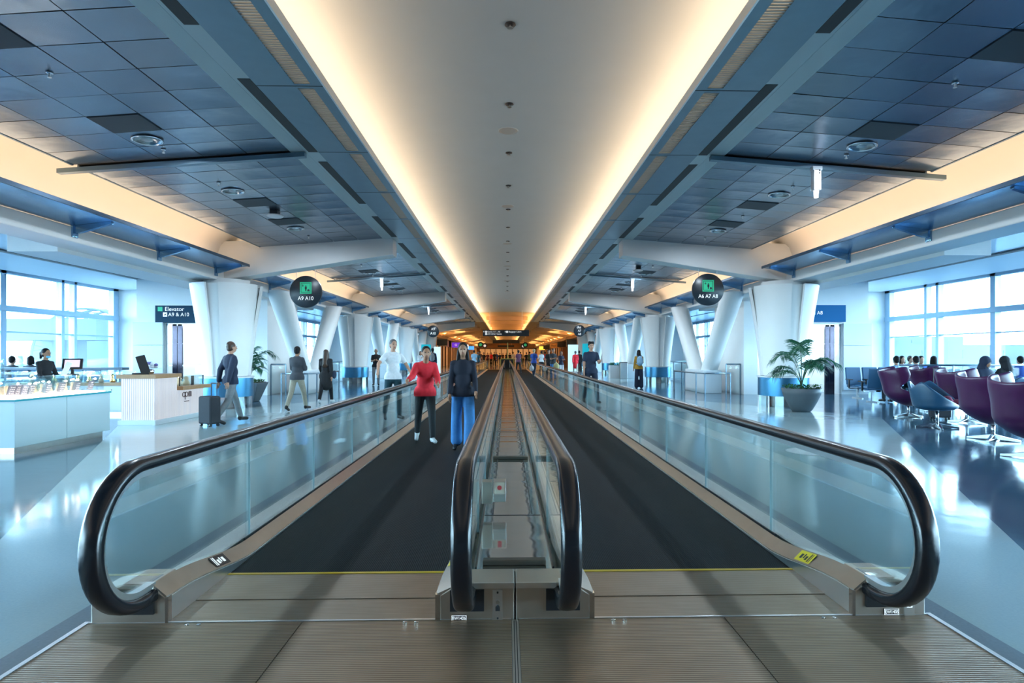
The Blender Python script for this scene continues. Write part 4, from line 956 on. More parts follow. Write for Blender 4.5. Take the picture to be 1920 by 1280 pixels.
t, w, h = bar_sign('overhead_sign', 933, 964, 647, 650.5, 118, 'third and farthest dark overhead sign')
# elevator signs on the core walls
t = thing('elevator_sign', 'dark blue wall sign reading Elevator A9 & A10', 'sign', (-11.30, 21.16, 2.84))
MB().box(-.95, .85, -.03, .035, -.30, .30).build('panel', mat('sign_deep_teal', (.004,.04,.08), .6, spec=.2), t)
text('Elevator', .20, TXT, 'sign_lettering', t, (-.62, -.034, .17), FACE, 'LEFT', .001); text('A9 & A10', .18, TXT, 'sign_lettering', t, (-.50, -.034, -.02), FACE, 'LEFT', .001)
MB().box(-.86,-.70,-.034,-.028,.10,.25).build('elevator_pictogram', GREEN, t); MB().box(-.68,-.54,-.034,-.028,-.09,.06).build('symbol_tile', TXT, t)
MB().prism([(-.65,-.03),(-.58,.02),(-.56,.01),(-.60,-.05)], -.037, -.033).build('arrow_mark', SIGNB, t)
t = thing('elevator_sign', 'bright teal-blue wall sign ending in & A8', 'sign', (11.30, 21.16, 2.90))
MB().box(-1.0, .86, -.03, .035, -.30, .30).build('panel', SIGNBLUE, t)
text('A6, A7 & A8', .18, TXT, 'sign_lettering', t, (.02, -.034, .02), FACE, 'RIGHT', .001)
# ------------------------------------------------------------------ jewelry kiosk
KP = mat('kiosk_panel_pale', (.50,.62,.66), .25, spec=.6)
LITW = mat('display_lit_base', (.9,.82,.78), .5, emit=(1,.74,.62), estr=3.2)
LED = mat('display_led', (1,.9,.8), .5, emit=(1,.86,.72), estr=60)
TRAY = mat('display_tray_grey', (.16,.17,.22), .6); JEWEL = mat('jewel_silver', (.85,.84,.86), .15, 1.0); GOLD = mat('jewel_gold', (.85,.58,.22), .22, 1.0)
VELVET = mat('display_cream', (.72,.58,.40), .7)
K = thing('jewelry_counter', 'long pale jewelry counter with lit glass cases on top', 'counter', (-7.4, 9.65, 0))
def kb(*a): b = MB(); b.box(*a); return b
for y0, y1 in ((8.64, 9.64), (9.65, 10.67)): kb(-7.78, -6.97, y0, y1, .10, .755).build('front_panel', KP, K, world=True, bevel=.004)
kb(-7.70, -7.05, 8.73, 10.60, 0, .10).build('toe_kick', STEEL, K, world=True)
kb(-7.80, -6.955, 8.62, 10.69, .755, .785).build('top_edge', mat('teal_glass_edge', (.04,.30,.36), .15), K, world=True)
kb(-7.74, -7.01, 8.68, 10.60, .785, .80).build('lit_base', LITW, K, world=True)
cases = [(8.93, 9.28, .24), (9.30, 9.90, .25), (9.92, 10.58, .26)]
for i, (y0, y1, hh) in enumerate(cases):
    c = kb(-7.02, -7.008, y0, y1, .80, .80+hh).box(-7.74, -7.728, y0, y1, .80, .80+hh).box(-7.74, -7.008, y0, y0+.01, .80, .80+hh).box(-7.74, -7.008, y1-.01, y1, .80, .80+hh).box(-7.74, -7.008, y0, y1, .80+hh, .812+hh)
    c.build('glass_case', CGLASS, K, world=True)
    rnd = random.Random(i)
    for j in range(4):
        yy = y0+.08+j*(y1-y0-.16)/3; xx = -7.18 if j % 2 else -7.32
        tr = MB(); tr.obox((xx, yy, .90), (.012, .055, .075), Matrix.Rotation(.3, 3, 'Y')); to = tr.build('jewelry_tray', TRAY, K, world=True)
        jw = MB()
        for a in range(3):
            for q in range(4): jw.ell((xx+.014+.01*(q-1.5), yy-.03+a*.03, .85+q*.03), (.006,.009,.008), 6)
        jw.build('jewel', JEWEL, to, world=True, smooth=True)
        MB().lathe([(.03,.80),(.035,.84),(.02,.90),(.028,.93),(.01,.96)], (-7.52, yy+.03, 0), 12).build('display_bust', VELVET, K, world=True, smooth=True)
    for j in range(3): MB().ell((-7.08-.22*(j % 2), y0+.12+j*(y1-y0-.24)/2, .80+hh-.05), (.014,.014,.014), 8).build('led_lamp', LED, K, world=True)
tc = thing('tall_glass_case', 'tall glass display case at the near end of the jewelry counter', 'display case', (-7.55, 8.80, .801))
MB().box(-.22,.22,-.10,.10,.0,.02).build('base', LITW, tc); c = MB()
for q in ((-.22,.22,-.10,-.092),(-.22,.22,.092,.10),(-.22,-.212,-.1,.1),(.212,.22,-.1,.1)): c.box(q[0],q[1],q[2],q[3],.02,.56)
c.box(-.22,.22,-.1,.1,.55,.56); c.box(-.21,.21,-.09,.09,.30,.308); c.build('glass', CGLASS, tc)
for x in (-.12, 0, .12): MB().lathe([(.025,.31),(.03,.35),(.015,.42),(.022,.45),(.005,.48)], (x,0,0), 10).build('display_bust', VELVET, tc, smooth=True)
MB().ell((.1,0,.52), (.015,.015,.015), 8).build('led_lamp', LED, tc)
# register, stand and tablet on the cases
p = atd(136, 10.35, 1.0725); t = thing('register_monitor', 'black register monitor with lit screen on the jewelry counter', 'monitor', p, .35)
MB().box(-.08,.08,-.06,.06,0,.02).build('base', BLACKP, t); MB().obox((0,0,.06), (.02,.02,.06)).build('stand', BLACKP, t)
R = Matrix.Rotation(-.35, 3, 'X'); MB().obox((0,0,.19), (.15,.018,.095), R).build('monitor_body', BLACKP, t, bevel=.008); MB().obox(R @ Vector((0,-.02,0))+Vector((0,0,.19)), (.11,.002,.065), R).build('screen', mat('screen_mauve', (.3,.25,.35), .3, emit=(.75,.62,.85), estr=.5), t)
p = atd(123, 10.15, 1.0725); t = thing('price_stand', 'slanted beige board standing beside the register monitor', 'stand', p, -.2)
MB().obox((0,.02,.115), (.055,.006,.11), Matrix.Rotation(-.3, 3, 'X') @ Matrix.Rotation(.25, 3, 'Y')).build('board', mat('beige_board', (.45,.42,.38), .5), t); MB().box(-.06,.06,-.03,.06,0,.008).build('foot', PANELW, t)
# back counter
K2 = thing('back_counter', 'white cabinet counter with oak top behind the clerk', 'counter', (-10.2, 14.5, 0))
kb(-11.6, -8.9, 14.2, 14.8, .08, .70).build('cabinet_body', PANELW, K2, world=True, bevel=.004); kb(-11.55, -8.95, 14.24, 14.78, 0, .08).build('toe_kick', CHROME, K2, world=True)
for i in range(4):
    x = -11.58+i*.675; d = kb(x, x+.66, 14.185, 14.20, .12, .50).build('door', PANELW, K2, world=True); kb(x, x+.66, 14.185, 14.20, .52, .68).build('drawer', PANELW, K2, world=True); MB().ell((x+.33, 14.175, .60), (.012,.012,.012), 8).build('knob', BLACKP, K2, world=True)
kb(-11.64, -8.86, 14.16, 14.82, .70, .765).build('oak_top', WOODT, K2, world=True, bevel=.004)
c = MB()
for q in ((-11.5,-9.0,14.25,14.26),(-11.5,-9.0,14.74,14.75),(-9.01,-9.0,14.25,14.75),(-11.5,-11.49,14.25,14.75)): c.box(q[0],q[1],q[2],q[3],.765,1.02)
c.box(-11.5,-9.0,14.25,14.75,1.02,1.03); c.build('glass_case', CGLASS, K2, world=True)
for i in range(9): MB().lathe([(.05,.766),(.06,.80),(.03,.88),(.045,.92),(.01,.97)], (-11.3+i*.27, 14.5, 0), 12).build('display_bust', GOLD if i % 3 else VELVET, K2, world=True, smooth=True)
for i in range(4): MB().ell((-11.1+i*.62, 14.4, .985), (.016,.016,.016), 8).build('led_lamp', LED, K2, world=True)
# reception counter with glowing fluted front
def fluted():
    m = mat('glowing_fluted_panel', (.42,.40,.40), .4, emit=(1,.86,.78), estr=.26)
    p, s = pos(m); q = mth(m, 'ADD', s[0], s[1]); h = mth(m, 'ABSOLUTE', mth(m, 'SINE', mth(m, 'MULTIPLY', q, 75))); bump(m, h, .6, .01)
    cx = node(m, 'ShaderNodeCombineXYZ'); link(m, q, cx.inputs[0]); f = noise(m, cx.outputs[0], 9, 2)
    link(m, mixc(m, f, (.45,.50,.70), (1,.88,.78)), bsdf(m).inputs['Emission Color']); return m
FLUT = fluted()
R1 = thing('reception_counter', 'oak topped reception counter with a glowing white fluted front', 'counter', (-7.45, 13.2, 0))
kb(-7.78, -7.12, 12.25, 13.08, .10, .94).build('fluted_front', FLUT, R1, world=True); kb(-7.78, -7.12, 13.08, 14.2, .10, .655).build('fluted_front', FLUT, R1, world=True)
kb(-7.82, -7.07, 12.20, 14.30, 0, .10).build('plinth', PANELW, R1, world=True, bevel=.005)
kb(-7.84, -7.06, 12.19, 13.16, .94, 1.02).build('oak_top', WOODT, R1, world=True, bevel=.004); kb(-7.84, -7.00, 13.10, 14.36, .655, .735).build('oak_top', WOODT, R1, world=True, bevel=.004)
c = MB()
for q in ((-7.72,-7.14,13.22,13.23),(-7.72,-7.14,14.24,14.25),(-7.15,-7.14,13.22,14.25),(-7.72,-7.71,13.22,14.25)): c.box(q[0],q[1],q[2],q[3],.735,.95)
c.box(-7.72,-7.14,13.22,14.25,.95,.96); gc = c.build('glass_case', CGLASS, R1, world=True)
for y in (13.23, 13.74, 13.80, 14.24): kb(-7.155, -7.135, y-.008, y+.008, .735, .95).build('case_post', BLACKP, gc, world=True)
for i in range(3): MB().lathe([(.07,.736),(.08,.78),(.04,.85),(.06,.89),(.01,.93)], (-7.42, 13.42+i*.3, 0), 12).build('display_bust', VELVET, R1, world=True, smooth=True)
MB().ell((-7.3, 13.5, .93), (.014,.014,.014), 8).build('led_lamp', LED, R1, world=True)
LOGO = mat('logo_dark_brown', (.06,.02,.02), .4); lg = MB(); lx0, lx1 = -7.118, -7.108
def ring(cy, cz, r, t, a0=0, a1=2*PI, n=24):
    A = [a0+(a1-a0)*i/n for i in range(n+1)]
    for a, e in zip(A, A[1:]): lg.prism([(cy+r*math.cos(a), cz+r*math.sin(a)), (cy+r*math.cos(e), cz+r*math.sin(e)), (cy+(r-t)*math.cos(e), cz+(r-t)*math.sin(e)), (cy+(r-t)*math.cos(a), cz+(r-t)*math.sin(a))], lx0, lx1, 'x')
ring(13.345, .545, .058, .014); lg.box(lx0, lx1, 13.392, 13.408, .43, .60); ring(13.462, .545, .058, .014)
for y in (13.545, 13.592, 13.640): lg.box(lx0, lx1, y, y+.018, .487, .60)
ring(13.578, .575, .033, .013, 0, PI, 10); ring(13.625, .575, .033, .013, 0, PI, 10)
lg.build('apm_lettering', LOGO, R1, world=True); kb(lx0, lx1, 13.37, 13.56, .385, .402).build('logo_bar', LOGO, R1, world=True)
p = Vector((-7.5, 12.45, 1.02)); t = thing('tablet', 'slanted black tablet on a stand on the oak counter', 'tablet', p, .55)
R = Matrix.Rotation(-.12, 3, 'X') @ Matrix.Rotation(-.28, 3, 'Y'); MB().obox((.03,0,.20), (.085,.008,.19), R).build('screen', BLACKP, t, bevel=.006); MB().box(-.16,.14,-.06,.06,0,.03).build('base', BLACKP, t)
t = thing('flower_bowl', 'round bunch of white and blue flowers behind the tablet', 'flowers', (-7.52, 12.78, 1.02))
MB().lathe([(.06,0),(.08,.02),(.09,.08),(.05,.10)], n=16).build('bowl', CHROME, t, smooth=True); rnd = random.Random(4)
for i in range(22):
    a, e = rnd.uniform(0, 2*PI), rnd.uniform(.1, 1.4); q = Vector((math.cos(a)*math.cos(e)*.14, math.sin(a)*math.cos(e)*.14, .13+math.sin(e)*.10))
    MB().ell(q, (.04,.04,.032), 8).build('blossom', (WHT, LBLUE, mat('petal_violet', (.16,.14,.36), .7))[i % 3], t, smooth=True)
# ------------------------------------------------------------------ potted palms
LEAF = speckle(mat('palm_leaf', (.012,.10,.05), .4), (.012,.10,.05), .35, 8); LEAF2 = speckle(mat('ground_cover_leaf', (.03,.13,.03), .5), (.03,.13,.03), .5, 20); STEMM = mat('palm_stem', (.06,.10,.05), .5)
POT = speckle(mat('planter_grey', (.10,.125,.145), .5), (.10,.125,.145), .08, 10); SOIL = mat('planter_soil', (.03,.02,.015), .9)
def palm(loc, label, seed, square, sc, topz):
    t = thing('potted_palm', label, 'plant', loc); rnd = random.Random(seed); r = .46
    if square:
        b = MB(); b.loft([[(-a,-a,z),(a,-a,z),(a,a,z),(-a,a,z)] for z, a in ((0,.22),(topz,.42))]); b.build('planter', POT, t, bevel=.02)
        MB().box(-.36,.36,-.36,.36,topz-.02,topz+.012).build('soil', SOIL, t)
    else:
        b = MB(); b.lathe([(.01,0),(.20,0),(.25,.05),(.36,.25),(.44,.44),(.475,topz),(.455,topz),(.43,topz-.05),(.01,topz-.05)], n=40); b.build('planter', POT, t, smooth=True)
        MB().lathe([(.44,topz-.06),(.01,topz-.02)], n=24).build('soil', SOIL, t)
    g = MB()
    for i in range(240):
        a, q = rnd.uniform(0, 2*PI), r*.95*math.sqrt(rnd.random()); c = Vector((math.cos(a)*q, math.sin(a)*q, topz+rnd.uniform(.0, .09)))
        M = Matrix.Rotation(rnd.uniform(0,6.3), 3, 'Z') @ Matrix.Rotation(rnd.uniform(-.9,.9), 3, 'X'); l = rnd.uniform(.03,.055)
        g.quad(*(c+M @ Vector(v) for v in ((0,-l,0),(l*.5,0,.01),(0,l,0),(-l*.5,0,.01))))
    o = g.build('ground_cover', LEAF2, t); o['kind'] = 'stuff'
    for i in range(11):
        a = 2*PI*i/11+rnd.uniform(-.25,.25); reach = rnd.uniform(.40,.80)*sc; top = rnd.uniform(.55,1.05)*sc*(1.0 if i % 2 else .8); n = 14; P = []
        if i in (2, 7): reach *= .3; top = 1.12*sc
        for k in range(n+1):
            u = k/n; q = reach*u**1.5; z = top*(math.sin(min(1, u*1.12)*PI*.56))-.16*sc*u**3
            P.append(Vector((math.cos(a)*q, math.sin(a)*q, topz+z*1.0)))
        f = MB(); f.tube(P, .010, 5, .003); st = f.build('frond_stem', STEMM, t)
        l = MB(); side = Vector((-math.sin(a), math.cos(a), 0))
        for k in range(5, n+1):
            for s_ in (-1, 1):
                for e in (0, .33, .66):
                    if k == n and e: continue
                    p0 = P[k] if not e else P[k].lerp(P[min(n,k+1)], e); tg = (P[k]-P[k-1]).normalized(); L = .36*sc*(1-abs((k-8.5)/9)**2*.75)
                    d = (side*s_*.75+tg*.62+Vector((0,0,-.18-.2*rnd.random()))).normalized(); wv = tg.cross(d).normalized().cross(d)*.0105
                    m_ = p0+d*L*.5+Vector((0,0,.02)); e_ = p0+d*L+Vector((0,0,-.07*rnd.uniform(.3,1.5)))
                    l.quad(p0-wv*.5, m_-wv, m_+wv, p0+wv*.5); l.quad(m_-wv, e_, e_+wv*.02, m_+wv)
        l.build('palm_frond', LEAF, t)
    return t
p = atd(1503, 15.0, 0); palm(p, 'potted palm in a round grey bowl before the round blue counter, egg chair side', 3, False, 1.08, .58)
p = atd(468, 18.2, 0); palm(p, 'potted palm in a tapered grey planter behind the white column, kiosk side', 8, True, .98, .58)
# ------------------------------------------------------------------ lounge chairs
EGG = speckle(mat('egg_leather_purple', (.055,.008,.050), .32), (.055,.008,.050), .2, 12); SWAN = speckle(mat('swan_leather_blue', (.012,.06,.12), .35), (.012,.06,.12), .15, 12)
def star(t, hz, n=4):
    MB().tube([(0,0,.05),(0,0,hz)], .03, 14).build('pedestal', CHROME, t, smooth=True)
    for k in range(n):
        a = k*2*PI/n+.35; c, s_ = math.cos(a), math.sin(a); b = MB()
        b.loft([[(c*q-s_*w_, s_*q+c*w_, z0), (c*q+s_*w_, s_*q-c*w_, z0), (c*q+s_*w_, s_*q-c*w_, z1), (c*q-s_*w_, s_*q+c*w_, z1)] for q, w_, z0, z1 in ((.02,.03,.02,.10),(.2,.024,.012,.06),(.36,.02,.0,.032))]); b.build('base_foot', CHROME, t, bevel=.004)
def egg_chair(loc, rz, label):
    t = thing('egg_chair', label, 'armchair', loc, rz, 'purple egg chairs'); b = MB(); nz, na = 22, 26; rows = []
    for i in range(nz+1):
        u = i/nz
        r = .05+.36*math.sin(min(1, u/.42)*PI/2)**.85 if u < .42 else .41-.02*math.sin((u-.42)/.58*PI)
        if u > .8: r -= .03*((u-.8)/.2)**2
        zc = .25+.84*u**1.1; cy = -.02+.26*u
        A = PI if u < .20 else PI*(1-.27*((u-.20)/.17)) if u < .37 else PI*(.73-.37*math.sin((u-.37)/.20*PI/2)) if u < .57 else PI*(.36+.25*math.sin((u-.57)/.43*PI*.66))
        row = []
        for k in range(na+1):
            f = -1+2*k/na; a = f*A; dz = 0
            if u > .75: dz = (.12*abs(f)**2.0-.04*(1-abs(f)))*((u-.75)/.25)**1.5 - (.05*abs(f)**8 if u > .9 else 0)
            if .2 < u < .45: dz -= .05*abs(f)**6
            row.append(b.bm.verts.new((r*1.02*math.sin(a), cy+r*math.cos(a), zc+dz)))
        rows.append(row)
    for a, c in zip(rows, rows[1:]):
        for k in range(na): b.bm.faces.new((a[k], a[k+1], c[k+1], c[k]))
    b.bm.faces.new(rows[0][:-1])
    sh = b.build('shell', EGG, t, smooth=True); m = sh.modifiers.new('solid', 'SOLIDIFY'); m.thickness = .05; m.offset = -1; m = sh.modifiers.new('sub', 'SUBSURF'); m.levels = m.render_levels = 1
    MB().ell((0,-.02,.42), (.30,.32,.075), 20).build('seat_cushion', EGG, t, smooth=True); star(t, .30); return t
def swan_chair(loc, rz, label, m=SWAN):
    t = thing('swan_chair', label, 'armchair', loc, rz, 'blue swan chairs'); b = MB(); nz, na = 14, 22; rows = []
    for i in range(nz+1):
        u = i/nz; r = .04+.33*math.sin(min(1, u/.5)*PI/2)+.05*max(0,u-.5); z = .36+.10*min(1,u/.5)**2 + (.45*((u-.5)/.5) if u > .5 else 0); A = PI if u < .5 else PI*(1-.58*((u-.5)/.5)**.6)
        row = []
        for k in range(na+1):
            f = -1+2*k/na; a = f*A; row.append(b.bm.verts.new((r*math.sin(a)*1.08, .02+.10*max(0,u-.5)+r*math.cos(a), z-(.13*math.sin(abs(f)*PI)**2*max(0,u-.5)*2 if u > .5 else 0))))
        rows.append(row)
    for a, c in zip(rows, rows[1:]):
        for k in range(na): b.bm.faces.new((a[k], a[k+1], c[k+1], c[k]))
    b.bm.faces.new(rows[0][:-1]); sh = b.build('shell', m, t, smooth=True); q = sh.modifiers.new('solid', 'SOLIDIFY'); q.thickness = .05; q.offset = 0; q = sh.modifiers.new('sub', 'SUBSURF'); q.levels = q.render_levels = 1
    MB().ell((0,-.02,.44), (.29,.29,.05), 18).build('seat_pad', m, t, smooth=True); star(t, .38); return t
def fl(u, d): return atd(u, d, 0)
# chairs open towards +Y (their backs to the walkway)
egg_chair(fl(1703, 13.6), 1.32, 'purple egg chair farthest along the row, its round back to the white wall')
egg_chair(fl(1752, 14.9), 1.6, 'purple egg chair turned away behind the blue swan chair')
egg_chair(fl(1813, 12.4), 1.7, 'purple egg chair half hidden between the swan chair and the broad-backed one')
egg_chair(fl(1862, 9.95), 1.9, 'big purple egg chair showing its broad back, second nearest')
egg_chair(fl(1938, 8.15), 1.95, 'nearest purple egg chair, standing closest to the near end of the walkway')
swan_chair(fl(1757, 11.6), .8, 'blue swan chair with a maroon jacket on its seat')
jk = MB(); rnd = random.Random(5); c0 = fl(1764, 11.6)
for i in range(14): jk.ell((c0.x-.12+.40*i/13+rnd.uniform(-.03,.03), c0.y+rnd.uniform(-.14,.10), .53+.05*math.sin(i*1.3)-.10*max(0, i-8)/5), (.085,.09,.05), 10)
PLAID = speckle(mat('plaid_maroon', (.16,.02,.05), .9), (.16,.02,.05), .6, 40)
tag(put('jacket', organic(jk, .014, 5)), 'maroon jacket lying on the blue swan chair', 'jacket').data.materials.append(PLAID)
def suitcase(loc, rz, label, m, sc=1.0, handle=.42):
    t = thing('suitcase', label, 'suitcase', loc, rz); t.scale = (sc,)*3
    MB().box(-.19,.19,-.12,.12,.05,.60).build('shell', m, t, bevel=.035)
    b = MB()
    for x in (-.085,.085): b.tube([(x,.10,.58),(x,.10,.58+handle)], .009, 8)
    b.tube([(-.095,.10,.58+handle),(.095,.10,.58+handle)], .013, 8); b.build('handle', BLACKP, t)
    for x in (-.14,.14):
        for y in (-.08,.08): MB().tube([(x-.015,y,.03),(x+.015,y,.03)], .03, 10).build('wheel', BLACKP, t)
    return t
suitcase(fl(1762, 13.1), -.3, 'dark suitcase with raised handle behind the swan chair', CHAR, 1.0, .55)
suitcase(fl(393, 11.9), -.5, 'dark grey wheeled suitcase pulled past the column', CHAR, 1.0, .27)
t = thing('carrier_bag', 'white plastic bag held by the royal blue tee', 'bag', atd(997, 37.2, .42)); organic_bag = MB().ell((0,0,.16), (.15,.09,.19), 14).caps((0,0,.3), .05, (0,0,.42), .025); put('bag_body', organic(organic_bag, .02, 2), t).data.materials.append(WHT)
t = thing('carrier_bag', 'pale yellow bag carried by the charcoal tee', 'bag', atd(1043, 33.6, .62)); put('bag_body', organic(MB().ell((0,0,.16), (.17,.09,.20), 14).caps((0,0,.3), .05, (0,0,.40), .025), .02, 2), t).data.materials.append(mat('bag_yellow', (.50,.50,.25), .6))
# beam seating rows
SEATM = mat('gate_seat_blue', (.02,.10,.20), .45)
def seat_row(x, y, n, rz, label):
    t = thing('gate_seating', label, 'seating', (x, y, 0), rz, 'gate seating rows'); w_ = n*.56
    MB().box(-w_/2, w_/2, -.03, .03, .30, .36).build('beam', CHROME, t)
    for q in (-w_/2+.3, w_/2-.3):
        b = MB(); b.box(q-.03, q+.03, -.28, .28, 0, .035); b.box(q-.03, q+.03, -.03, .03, .03, .31); b.build('leg', CHROME, t)
    for i in range(n):
        c = -w_/2+.56*(i+.5); MB().obox((c,-.06,.41), (.25,.24,.035), Matrix.Rotation(-.06,3,'X')).build('seat', SEATM, t, bevel=.02); MB().obox((c,.22,.72), (.25,.03,.29), Matrix.Rotation(-.16,3,'X')).build('backrest', SEATM, t, bevel=.02)
    for i in range(n+1): 
        c = -w_/2+.56*i; b = MB(); b.box(c-.02, c+.02, -.22, .16, .60, .63); b.box(c-.02, c+.02, -.05, .0, .34, .60); b.build('armrest', BLACKP, t)
    return t
seat_row(12.1, 17.7, 5, PI, 'blue gate seats under the heads beside the white elevator wall')
seat_row(12.6, 19.3, 5, 0, 'second row of blue gate seats nearer the windows, egg chair side')
seat_row(14.0, 17.0, 3, PI, 'short row of blue gate seats behind the egg chairs')
seat_row(-13.6, 18.0, 3, PI, 'blue gate seats behind the jewelry kiosk')
seat_row(-14.0, 19.5, 3, 0, 'second row of blue gate seats at the kiosk side windows')
seat_row(14.1, 20.6, 2, 0, 'pair of blue gate seats by the white end wall, egg chair side')
seat_row(12.3, 32.2, 5, 0, 'far blue gate seats seen between column and V column, egg chair side')
seat_row(-10.6, 30.0, 4, 0, 'far blue gate seats seen past the left-hand palm'.replace('left-hand ', 'tapered '))
def seated(u, d, rz, lab, top, hair=('short', HBLK), key='sit', sk=SKIN, dz=.0, **kw):
    pz = dict(SIT); pz.update(kw); return person(lab, floor_at(u, d), rz, 1.72, pz, key, top, ('trousers', CHAR), hair, sk, fine=False, group=None)
# seated figures: thighs level, so the lowest foot sits on the floor
seated(1681, 17.4, AWAY, 'seated person in pale blue, end of the gate seats', ('tee', LBLUE))
seated(1718, 17.4, AWAY, 'seated person in dark green reaching an arm sideways', ('tee', TEALC), key='sitreach', arm_r=.8, elb_r=.4, out_r=.4)
seated(1751, 17.4, AWAY, 'seated person with dark round hair, alone on the row end', ('sweater', NAVY), ('bob', HBLK))
seated(1691, 19.2, .0, 'seated person facing the viewer in white, second row', ('tee', WHT), ('bob', HBLK))
seated(1706, 20.8, .3, 'seated person in a grey top, on the pair of seats by the end wall', ('tee', GREY), ('short', HBRN))
seated(1727, 19.2, -.2, 'seated person in blue, second row nearest the windows', ('tee', BLUE))
seated(22, 17.7, AWAY, 'seated person with black hair farthest from the clerk', ('sweater', BLK))
seated(40, 19.6, 0, 'seated person with bushy dark hair, middle of three heads', ('sweater', NAVY), ('curly', HBLK))
seated(57, 17.7, AWAY, 'seated person with dark hair closest to the clerk', ('sweater', CHAR), ('bob', HBLK))
seated(1374, 32.6, .3, 'far seated person in black beyond the V column', ('sweater', BLK), ('short', HBRN))
seated(1391, 31.0, -.2, 'far seated person in blue beyond the white column', ('tee', BLUE))
ch_ = fl(1846, 13.1); swan_chair(ch_, .3, 'blue swan chair holding the hooded person', SWAN)
seated(1847, 13.0, .25, 'seated person in a dark hood facing the viewer among the egg chairs', ('coat', NAVY), ('hood', NAVY), key='sithood', sk=SKIN2)
ch_ = fl(1884, 14.3); swan_chair(ch_, AWAY, 'blue swan chair with a seated figure turned away', SWAN)
seated(1884, 14.2, AWAY+.2, 'seated person in a black hood turned away among the egg chairs', ('coat', BLK), ('hood', BLK), key='sithood')
seated(1914, 17.1, AWAY, 'seated person with black hair by the window, past the egg chairs', ('tee', BLUE))
# ------------------------------------------------------------------ guard rails
RAILM = mat('rail_blue_steel', (.25,.33,.40), .3, .9)
def guard(pts, h, label, glass=True, kick=.0, rr=.028, cat='railing', name='guard_rail'):
    P = [Vector((*q, 0)) for q in pts]; t = thing(name, label, cat, P[0])
    o = P[0]; MB().tube([q-o+Vector((0,0,h)) for q in P], rr, 10).build('top_rail', RAILM, t, smooth=True)
    for a, b_ in zip(P, P[1:]):
        L = (b_-a).length; n = max(1, round(L/1.5)); d = (b_-a).normalized(); nn = Vector((-d.y, d.x, 0))*.006
        for i in range(n+1):
            q = a.lerp(b_, i/n)-o
            if i < n or b_ == P[-1]: MB().box(q.x-.02, q.x+.02, q.y-.02, q.y+.02, 0, h).build('post', RAILM, t)
            if glass and i < n:
                p0 = a.lerp(b_, (i+.03)/n)-o; p1 = a.lerp(b_, (i+.97)/n)-o; g = MB(); g.prism([(p0.x+nn.x, p0.y+nn.y),(p1.x+nn.x, p1.y+nn.y),(p1.x-nn.x, p1.y-nn.y),(p0.x-nn.x, p0.y-nn.y)], .06, h-.06, 'z'); g.build('glass_panel', CGLASS, t)
    return t
for s in (-1, 1):
    guard([(X(s,7.9),21.45),(X(s,8.42),21.45)], 1.08, f'short glass guard between elevator wall and V column, {SIDE[s]} side')
    guard([(X(s,8.95),24.6),(X(s,8.95),33.5),(X(s,12.6),33.5)], 1.06, f'glass guard around the floor opening behind the first V column, {SIDE[s]} side')
    guard([(X(s,8.0),21.3),(X(s,7.05),21.2),(X(s,6.85),21.6),(X(s,6.85),24.4)], .76, f'low steel bumper rail around the first V column block, {SIDE[s]} side', glass=False)
guard([(10.6,15.9),(14.9,15.6)], 1.14, 'blue steel rail with glass behind the egg chairs')
t = thing('gate_bar', 'long dark bar ledge behind the jewelry kiosk', 'bar counter', (-12.3, 16.9, 0)); MB().box(-2.6,1.7,-.15,.15,1.0,1.07).build('ledge', mat('ledge_dark', (.05,.09,.13), .35), t, bevel=.01)
for x in (-2.4,-.4,1.5): MB().box(x-.03,x+.03,-.03,.03,0,1.0).build('post', RAILM, t)
MB().box(-2.5,1.6,-.01,.01,.1,.95).build('glass_panel', CGLASS, t)
# planter troughs
HEDGE = speckle(mat('hedge_leaf', (.015,.16,.05), .5), (.015,.16,.05), .5, 12)
def trough(loc, L, label, seed):
    t = thing('planter_trough', label, 'planter', loc); MB().box(-L/2,L/2,-.3,.3,0,.78).build('trough_body', PANELW, t, bevel=.01); rnd = random.Random(seed); g = MB()
    for i in range(int(260*L)):
        c = Vector((rnd.uniform(-L/2+.05,L/2-.05), rnd.uniform(-.26,.26), .78+rnd.uniform(0,.16))); M = Matrix.Rotation(rnd.uniform(0,6.3),3,'Z') @ Matrix.Rotation(rnd.uniform(-1,1),3,'X'); l = .06
        g.quad(*(c+M @ Vector(v) for v in ((0,-l,0),(l*.5,0,.01),(0,l,0),(-l*.5,0,.01))))
    g.build('foliage', HEDGE, t)['kind'] = 'stuff'
trough(fl(1154, 36.2), .75, 'white planter trough with bright green leaves, egg chair side', 1)
trough(fl(588, 25.6), 1.1, 'long white planter trough with green leaves, kiosk side', 2)
t = thing('waste_bin', 'grey metal waste bin beside the green planter trough', 'bin', fl(1169, 35.6)); MB().box(-.22,.22,-.22,.22,0,.95).build('body', STEEL, t, bevel=.02); MB().box(-.2,.2,-.2,.2,.95,.99).build('lid', BLACKP, t, bevel=.01)
